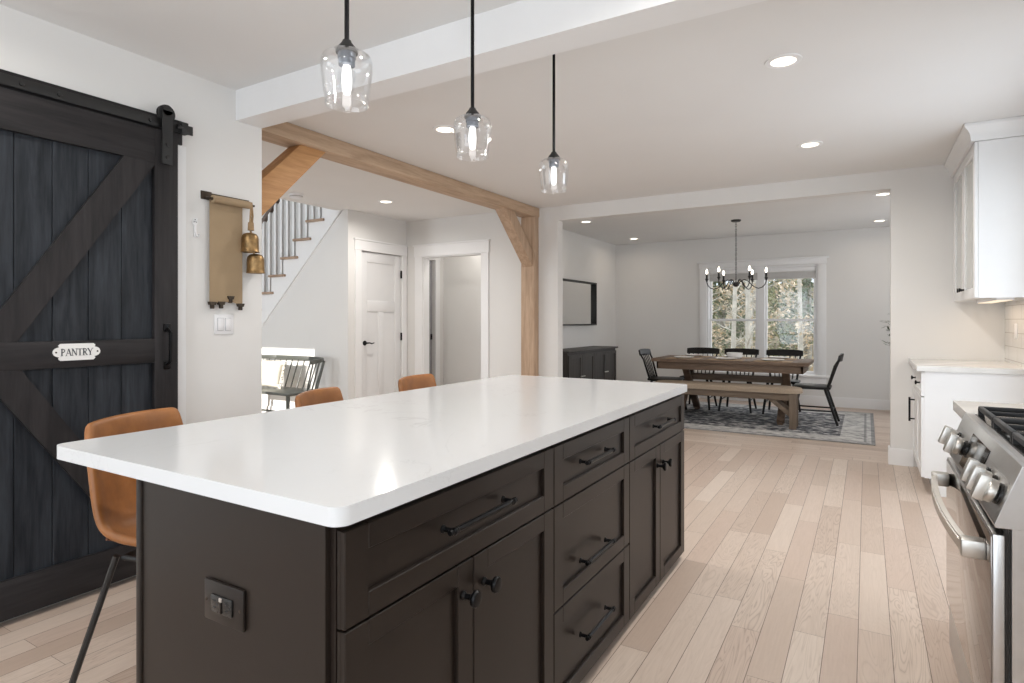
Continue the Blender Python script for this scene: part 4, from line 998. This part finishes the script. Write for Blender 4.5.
# window shade, rolled up at the head of the window
sh = thing('window_shade', 'pale fabric roller shade drawn up at the top of the dining window', 'shade', (0, YF, 0))
MB().box(WX0 + 0.028, WX1 - 0.028, 0.012, 0.055, 1.985, 2.05, 0.010).build('headrail', M_TRIM, sh)
m = MB()
for k in range(5): m.box(WX0 + 0.032, WX1 - 0.032, 0.016 + 0.002 * (k % 2), 0.046, 1.875 + k * 0.022, 1.875 + k * 0.022 + 0.021, 0.004)
m.build('folded_fabric', M_SHADE, sh)
# plant whose leaves peep past the opening
pt = thing('potted_plant', 'leafy potted olive tree just showing at the right edge of the dining opening', 'plant', (0.50, 9.35, 0))
MB().lathe([(0, 0), (0.13, 0), (0.17, 0.30), (0.18, 0.31), (0.165, 0.31), (0.15, 0.27), (0, 0.27)], (0, 0, 0), 28).build('pot', M_POT, pt)
MB().lathe([(0, 0.275), (0.152, 0.272), (0.10, 0.285), (0, 0.29)], (0, 0, 0), 20).build('soil', M_SOIL, pt)
rnd = random.Random(11); ms, ml = MB(), MB()
ms.tube([(0, 0, 0.27), (0.01, 0.01, 0.6), (0.0, 0.0, 0.95), (-0.01, 0, 1.3)], [0.018, 0.015, 0.011, 0.006], 8)
def leaf(mb, p, d, L_, w):
    d = d.normalized(); sd = d.cross(Vector((rnd.uniform(-.3, .3), rnd.uniform(-.3, .3), 1))).normalized(); nn = sd.cross(d)
    v = [mb.bm.verts.new(p), mb.bm.verts.new(p + d * L_ * .5 + sd * w - nn * .1 * w), mb.bm.verts.new(p + d * L_), mb.bm.verts.new(p + d * L_ * .5 - sd * w - nn * .1 * w)]
    mb.bm.faces.new(v)
for k in range(26):
    z = rnd.uniform(0.75, 1.3); a = rnd.uniform(0, 2 * pi) if k > 7 else R(150 + 12 * k); ln = rnd.uniform(0.18, 0.30)
    p0 = Vector((0, 0, z)); p1 = p0 + Vector((cos(a) * ln, sin(a) * ln, rnd.uniform(0.0, 0.12)))
    ms.tube([p0, (p0 + p1) / 2 + Vector((0, 0, 0.02)), p1], [0.005, 0.004, 0.002], 5)
    for j in range(9):
        q = p0.lerp(p1, 0.3 + 0.7 * j / 8); leaf(ml, q, Vector((cos(a) + rnd.uniform(-.9, .9), sin(a) + rnd.uniform(-.9, .9), rnd.uniform(-.3, .7))), rnd.uniform(.06, .085), .013)
ms.build('stem', M_BARK, pt); ml.build('foliage', M_LEAF, pt)

# ================================================================== RIGHT-HAND KITCHEN RUN
# base cabinet by the dining opening
bc = thing('base_cabinet', 'white base cabinet in the corner beside the dining room opening', 'cabinet', (0, 0, 0))
BCF, CY_0, CY_1 = 0.338, 5.20, YW - 0.002
m = MB(); m.box(BCF + 0.02, XR - 0.012, CY_0, CY_1, 0.12, 0.884); m.box(BCF + 0.085, XR - 0.012, CY_0 + 0.002, CY_1, 0, 0.121); m.build('carcass', M_WHITE, bc, 0)
def front(y0, y1, z0, z1, x, rail=0.06, t=0.02):      # shaker front facing -x
    m = MB(); rec = 0.008
    m.box(x + rec, x + t, y0, y1, z0, z1)
    for a, b, c, d in ((y0, y0 + rail, z0, z1), (y1 - rail, y1, z0, z1), (y0 + rail, y1 - rail, z0, z0 + rail), (y0 + rail, y1 - rail, z1 - rail, z1)): m.box(x, x + rec + 0.001, a, b, c, d, 0.0018, 1)
    return m
d_ = front(CY_0 + 0.003, CY_1 - 0.012, 0.705, 0.878, BCF, 0.035).build('drawer_front', M_WHITE, bc)
for y in (5.31, 5.74): MB().lathe([(0, 0), (0.008, 0), (0.006, 0.005), (0.006, 0.016), (0.0155, 0.024), (0.0155, 0.031), (0, 0.034)], (BCF, y, 0.795), 16, AXM).build('knob', M_BLK, d_)
ymid = 5.66
d_ = front(ymid + 0.002, CY_1 - 0.012, 0.125, 0.698, BCF).build('cabinet_door', M_WHITE, bc)
def vpull(y, z0, z1, x, par):
    m = MB(); m.tube([(x - 0.036, y, z0), (x - 0.036, y, z1)], 0.0075, 10)
    for z in (z0 + 0.02, z1 - 0.02): m.tube([(x, y, z), (x - 0.036, y, z)], 0.006, 8)
    m.build('bar_pull', M_BLK, par)
d2_ = front(CY_0 + 0.003, ymid - 0.002, 0.125, 0.698, BCF).build('cabinet_door', M_WHITE, bc)
vpull(5.86, 0.43, 0.625, BCF, d_); 
ct = slab(0.31, XR - 0.01, CY_0 - 0.02, CY_1, 0.886, 0.924, 0.004, 0.004, name='corner_countertop', mat=M_QTZ2)
tag(ct, 'pale grey quartz countertop on the white corner base cabinet', 'countertop')
# wall cabinet
uc = thing('wall_cabinet', 'white wall cabinet with two glass doors and crown moulding', 'cabinet', (0, 0, 0))
UX, UY0, UY1, UZ0, UZ1 = 0.640, 5.0, YW - 0.002, 1.40, 2.44
m = MB(); t_ = 0.018
m.box(UX, XR - 0.003, UY0, UY0 + t_, UZ0, UZ1); m.box(UX, XR - 0.003, UY1 - 0.06, UY1, UZ0, UZ1); m.box(UX, XR - 0.003, UY0 + t_, UY1 - 0.06, UZ0 + 0.02, UZ0 + 0.04); m.box(UX, XR - 0.003, UY0 + t_, UY1 - 0.06, UZ1 - 0.02, UZ1); m.box(XR - 0.013, XR - 0.003, UY0 + t_, UY1 - 0.06, UZ0, UZ1)
m.box(UX, UX + 0.02, UY0 + t_, UY1 - 0.06, UZ0, UZ0 + 0.04)
for z in (1.74, 2.08): m.box(UX + 0.03, XR - 0.013, UY0 + t_, UY1 - 0.06, z, z + 0.018)
m.build('carcass', M_WHITE, uc, 0)
um = (UY0 + UY1 - 0.05) / 2
for a, b, yk in ((UY0 + 0.002, um - 0.0015, um - 0.05), (um + 0.0015, UY1 - 0.05, um + 0.05)):
    m = MB(); rl = 0.072; x0, x1 = UX - 0.021, UX - 0.001
    m.box(x0, x1, a, a + rl, UZ0 + 0.002, UZ1, 0.002); m.box(x0, x1, b - rl, b, UZ0 + 0.002, UZ1, 0.002); m.box(x0, x1, a + rl, b - rl, UZ0 + 0.002, UZ0 + rl, 0.002); m.box(x0, x1, a + rl, b - rl, UZ1 - rl, UZ1, 0.002)
    d_ = m.build('glass_door', M_WHITE, uc)
    MB().box(x0 + 0.010, x0 + 0.014, a + rl, b - rl, UZ0 + rl, UZ1 - rl).build('pane', plain('frosted_pane', (0.62, 0.64, 0.62), 0.12, var=0.03), d_)
    MB().lathe([(0, 0), (0.008, 0), (0.006, 0.006), (0.006, 0.016), (0.0155, 0.024), (0.0155, 0.031), (0, 0.034)], (x0, yk, 1.475), 16, AXM).build('knob', M_BLK, d_)
m = MB()   # crown: front run and end return, mitred
prof = [(0.0, 0.0), (0.018, 0.0), (0.022, 0.02), (0.026, 0.045), (0.040, 0.072), (0.054, 0.086), (0.060, 0.095), (0.060, 0.113), (0.0, 0.113)]
zc0 = CE - 0.115; X_ = UX - 0.021
def crown(path):
    rings = []
    for i, (px, py, ox, oy) in enumerate(path): rings.append([m.bm.verts.new((px + ox * p, py + oy * p, zc0 + q)) for p, q in prof])
    for r0, r1 in zip(rings, rings[1:]):
        for i in range(len(prof)):
            j = (i + 1) % len(prof); m.bm.faces.new((r0[i], r0[j], r1[j], r1[i]))
    m.bm.faces.new(rings[0]); m.bm.faces.new(rings[-1][::-1])
crown([(X_, UY1, -1, 0), (X_, UY0, -1, -1), (XR - 0.003, UY0, 0, -1)])
bmesh.ops.recalc_face_normals(m.bm, faces=m.bm.faces); m.build('crown_moulding', M_WHITE, uc, 30)
ul = thing('under_cabinet_light', 'slim warm light bar under the white wall cabinet', 'light', (0.80, 5.55, UZ0))
MB().box(-0.05, 0.05, -0.42, 0.42, -0.012, 0.019, 0.003).build('housing', M_WPLAST, ul)
MB().box(-0.04, 0.04, -0.40, 0.40, -0.0155, -0.0115).build('lens', M_STRIP, ul)
area('under_cabinet_glow', (0.80, 5.55, UZ0 - 0.02), (0.80, 5.55, 0), 0.08, 0.8, 1.5, (1.0, 0.78, 0.58))
struct(boxes((XR - 0.009, XR, 4.9, YW, 0.924, UZ0 + 0.02)), 'trim_backsplash', M_TILE)
t = thing('tile_outlet', 'white outlet plate on the tiled backsplash under the wall cabinet', 'outlet', (XR - 0.009, 5.72, 1.17))
MB().box(-0.006, 0, -0.036, 0.036, -0.058, 0.058, 0.002).build('cover_plate', M_WPLAST, t); MB().box(-0.009, -0.005, -0.017, 0.017, -0.034, 0.034, 0.002).build('receptacle', M_WPLAST, t)

# small counter beyond the range
RY0, RY1 = 1.745, 2.66
bc2 = thing('base_cabinet', 'narrow white base cabinet beside the far side of the range', 'cabinet', (0, 0, 0))
m = MB(); m.box(0.362, XR - 0.002, RY1 + 0.004, 3.11, 0.11, 0.868); m.box(0.42, XR - 0.002, RY1 + 0.006, 3.11, 0, 0.111); m.build('carcass', M_WHITE, bc2, 0)
d_ = front(RY1 + 0.008, 3.105, 0.70, 0.862, 0.341, 0.035).build('drawer_front', M_WHITE, bc2); MB().lathe([(0, 0), (0.008, 0), (0.006, 0.005), (0.006, 0.016), (0.0155, 0.024), (0.0155, 0.031), (0, 0.034)], (0.341, 2.88, 0.78), 16, AXM).build('knob', M_BLK, d_)
d_ = front(RY1 + 0.008, 3.105, 0.115, 0.694, 0.341).build('cabinet_door', M_WHITE, bc2); vpull(2.71, 0.40, 0.60, 0.341, d_)
ct = slab(0.315, XR - 0.002, RY1 + 0.002, 3.135, 0.872, 0.912, 0.004, 0.004, name='range_countertop', mat=M_QTZ2)
tag(ct, 'short pale quartz countertop beside the range', 'countertop')
# range
rg = thing('gas_range', 'stainless steel gas range with black grates and front knobs', 'range', (0, 0, 0))
m = MB(); m.box(0.285, XR - 0.005, RY0 + 0.006, RY1 - 0.004, 0.05, 0.875); m.build('body', M_STEEL, rg, 0)
m = MB()
for x in (0.34, 0.88):
    for y in (RY0 + 0.05, RY1 - 0.05): m.lathe([(0, 0), (0.02, 0), (0.02, 0.051), (0, 0.051)], (x, y, 0), 12)
m.build('feet', M_PLAST, rg)
m = MB(); m.box(0.305, XR - 0.005, RY0, RY1, 0.874, 0.920, 0.003); m.build('cooktop', M_STEEL, rg)
m = MB(); m.box(0.328, XR - 0.06, RY0 + 0.03, RY1 - 0.03, 0.9195, 0.9225, 0.001); m.build('burner_tray', plain('black_enamel', (0.02, 0.02, 0.02), 0.15, var=0.0), rg)
# sloping control panel
m = MB(); m.prism([(0.302, 0.921), (0.312, 0.921), (0.312, 0.776), (0.254, 0.774), (0.252, 0.782)], 'y', RY0, RY1, 0.0015); cp_ = m.build('control_panel', M_STEEL, rg, 20)
sl_ = Vector((0.302 - 0.252, 0, 0.921 - 0.782)).normalized(); nrm = Vector((-sl_.z, 0, sl_.x))
def onp(s_, off): return Vector((0.252, 0, 0.782)) + sl_ * s_ + nrm * off
a_, b2_ = onp(0.012, 0.0), onp(0.118, 0.0); a2, b3 = onp(0.012, 0.002), onp(0.118, 0.002)
m = MB(); m.prism([(a_.x, a_.z), (b2_.x, b2_.z), (b3.x, b3.z), (a2.x, a2.z)], 'y', 2.07, 2.37); m.build('display', plain('display_glass', (0.01, 0.01, 0.01), 0.06, var=0.0), cp_, 0)
RM = Matrix(((sl_.x, 0, nrm.x, 0), (0, 1, 0, 0), (sl_.z, 0, nrm.z, 0), (0, 0, 0, 1)))   # local z -> panel normal, x -> up the slope
for y in (2.56, 2.40, 1.99, 1.90, 1.81):
    c_ = onp(0.060, 0.0); T = Matrix.Translation((c_.x, y, c_.z)) @ RM
    m = MB(); m.lathe([(0, 0), (0.026, 0), (0.026, 0.006), (0.020, 0.008), (0.020, 0.014), (0, 0.014)], (0, 0, 0), 24, T); k_ = m.build('knob_base', M_PLAST, cp_)
    m = MB(); m.lathe([(0, 0.012), (0.028, 0.012), (0.029, 0.015), (0.029, 0.026), (0.027, 0.029), (0, 0.030)], (0, 0, 0), 28, T)
    m.box(-0.031, 0.031, -0.015, 0.015, 0.026, 0.050, 0.003, M=T); m.build('control_knob', M_NICK, k_)
# oven door
od = MB().box(0.250, 0.272, RY0 + 0.004, RY1 - 0.004, 0.255, 0.758, 0.003).build('oven_door', M_STEEL, rg)
MB().box(0.2475, 0.2505, RY0 + 0.012, RY1 - 0.008, 0.262, 0.750, 0.001).build('door_glass', M_GLASSD, od)
MB().box(0.272, 0.286, RY0 + 0.02, RY1 - 0.02, 0.26, 0.77).build('gasket', M_PLAST, od)
m = MB(); hz = 0.695
n = 14; ys = [RY0 + 0.075 + (RY1 - RY0 - 0.15) * i / n for i in range(n + 1)]
b = bmesh.new(); rows = []
for y in ys:
    u = (y - (RY0 + RY1) / 2) / ((RY1 - RY0 - 0.15) / 2); x = 0.178 + 0.022 * u * u
    rows.append([b.verts.new((x, y, hz - 0.016)), b.verts.new((x + 0.018, y, hz - 0.020)), b.verts.new((x + 0.018, y, hz + 0.020)), b.verts.new((x, y, hz + 0.016))])
for r0, r1 in zip(rows, rows[1:]):
    for i in range(4): b.faces.new((r0[i], r0[(i + 1) % 4], r1[(i + 1) % 4], r1[i]))
b.faces.new(rows[0][::-1]); b.faces.new(rows[-1]); bmesh.ops.recalc_face_normals(b, faces=b.faces)
bmesh.ops.bevel(b, geom=[e for e in b.edges], offset=0.004, segments=2, affect='EDGES'); m.merge(b)
hd = m.build('handle_bar', M_NICK, od, 50)
for y in (RY0 + 0.09, RY1 - 0.09): MB().box(0.198, 0.2475, y - 0.022, y + 0.022, hz - 0.022, hz + 0.022, 0.005).build('handle_bracket', M_NICK, hd)
MB().box(0.256, 0.284, RY0 + 0.006, RY1 - 0.006, 0.085, 0.245, 0.003).build('storage_drawer', M_STEEL, rg)
# grates and burners
for k, (g0, g1) in enumerate(((RY0 + 0.035, RY0 + 0.315), (RY0 + 0.320, RY0 + 0.595), (RY0 + 0.600, RY1 - 0.035))):
    m = MB(); gx0, gx1, zt = 0.342, 0.87, 0.952; bw_ = 0.014
    for x in (gx0, gx1): m.box(x - bw_ / 2, x + bw_ / 2, g0, g1, zt - 0.016, zt, 0.003)
    for y in (g0 + bw_ / 2, g1 - bw_ / 2): m.box(gx0, gx1, y - bw_ / 2, y + bw_ / 2, zt - 0.016, zt, 0.003)
    for x in (0.475, 0.615, 0.755): m.box(x - 0.005, x + 0.005, g0, g1, zt - 0.014, zt, 0.002)
    yc_ = (g0 + g1) / 2; m.box(gx0, gx1, yc_ - 0.005, yc_ + 0.005, zt - 0.014, zt, 0.002)
    for x in (gx0, gx1):
        for y in (g0 + 0.012, g1 - 0.012): m.prism([(y - 0.010, 0.9215), (y + 0.010, 0.9215), (y + 0.006, zt - 0.008), (y - 0.006, zt - 0.008)], 'x', x - 0.008, x + 0.008)
    m.build('grate', M_IRON, rg)
    for x in (0.475, 0.755):
        MB().lathe([(0, 0), (0.045, 0), (0.045, 0.008), (0.032, 0.010), (0.032, 0.017), (0.026, 0.020), (0, 0.020)], (x, yc_, 0.9215), 20).build('burner', M_IRON, rg)

# ================================================================== OUTDOORS (woods beyond the dining window)
m = MB(); m.prism([(10.0, -0.5), (10.0, -0.35), (30.0, -0.35), (44.0, 0.6), (60.0, 3.6), (75.0, 5.5), (75.0, -0.5)], 'x', -40, 30)
struct(m, 'ground', M_GROUND)
rnd = random.Random(5)
def branch(m, p, d, L_, r, depth, tips):
    pts = [p]; q = p.copy(); dd = d.copy()
    for i in range(4):
        dd = (dd + Vector((rnd.uniform(-.22, .22), rnd.uniform(-.22, .22), rnd.uniform(-.05, .2)))).normalized(); q = q + dd * L_ / 4; pts.append(q.copy())
    m.tube(pts, [r, r * .8, r * .6, r * .42, r * .2], 5)
    tips += pts[2:]
    if depth > 0:
        for k in range(3):
            a = pts[rnd.choice((1, 2, 3))]; branch(m, a, (dd + Vector((rnd.uniform(-1, 1), rnd.uniform(-1, 1), rnd.uniform(-.4, .6)))).normalized(), L_ * .55, r * .5, depth - 1, tips)
def tree(name, label, cat, loc, h, r, kind, bark, leafm, nleaf, group):
    t = thing(name, label, cat, loc, rnd.uniform(0, 360), group); m = MB(); tips = []
    lean = Vector((rnd.uniform(-.03, .03), rnd.uniform(-.03, .03), 1)); P0 = [lean * (h * i / 6) for i in range(7)]
    m.tube(P0, [r * (1 - .13 * i) for i in range(7)], 8)
    nb = 34 if kind == 'ever' else 30
    for k in range(nb):
        z = h * (0.10 + 0.88 * k / nb); a = rnd.uniform(0, 2 * pi); ln = (0.55 * (1 - z / h) + .25) if kind == 'ever' else rnd.uniform(.35, 0.6)
        up = -.1 if kind == 'ever' else .35
        branch(m, lean * z, Vector((cos(a), sin(a), up)).normalized(), ln, max(r * .22, .018), 1 if kind != 'ever' else 0, tips)
    m.build('trunk', bark, t)
    if nleaf:
        ml = MB()
        for k in range(nleaf):
            p = rnd.choice(tips) + Vector((rnd.gauss(0, .09), rnd.gauss(0, .09), rnd.gauss(0, .10))); d = Vector((rnd.uniform(-1, 1), rnd.uniform(-1, 1), rnd.uniform(-1, .6)))
            s_ = rnd.uniform(.05, .11); leaf(ml, p, d, s_ * (1.6 if kind == 'ever' else 1.2), s_ * .38)
        ml.build('foliage', leafm, t)
    return t
GT = 'trees in the woods beyond the dining window'
SL = 0.62      # slender forest trees
ev = tree('evergreen_tree', 'dark evergreen tree in the woods beyond the dining window', 'tree', (-1.45, 19.0, -0.4), 8.0, 0.13, 'ever', M_BARK, M_EVER, 3400, GT)
ol = tree('evergreen_tree', 'olive green evergreen tree in the woods beyond the dining window', 'tree', (-2.9, 19.2, -0.4), 7.0, 0.10, 'ever', M_BARK, M_OLIVE, 3000, GT)
be = tree('beech_tree', 'beech tree holding dry tan leaves beyond the dining window', 'tree', (-1.15, 13.6, -0.4), 5.5, 0.06, 'beech', M_BIRCH, M_TAN, 1300, GT)
ba = tree('bare_tree', 'bare pale-barked tree in the woods beyond the dining window', 'tree', (-2.5, 13.5, -0.4), 7.5, 0.055, 'bare', M_BIRCH, None, 0, GT)
for proto, spots in ((ev, ((-4.4, 19.0), (-3.5, 21.9), (-2.1, 25.2), (-5.6, 25.0), (-4.5, 28.6), (-3.3, 30.4), (-8.4, 30.5))), (ol, ((-5.2, 22.4), (-1.75, 22.5), (-3.9, 25.0), (-2.6, 28.0), (-6.6, 27.6))),
                     (be, ((-3.6, 16.3), (-2.2, 15.2))), (ba, ((-2.7, 17.2), (-0.95, 16.6), (-1.95, 12.1), (-3.4, 14.2)))):
    for x, y in spots:
        dup(proto, (x, y, -0.4), rnd.uniform(0, 360))
for x, y, lab in ((-10.5, 33.0, 0), (-6.9, 34.0, 0), (-3.3, 33.5, 0), (0.2, 34.0, 0)):
    o = dup(ev, (x, y, -0.4), rnd.uniform(0, 360)); o.scale = (2.0, 2.0, 1.25)
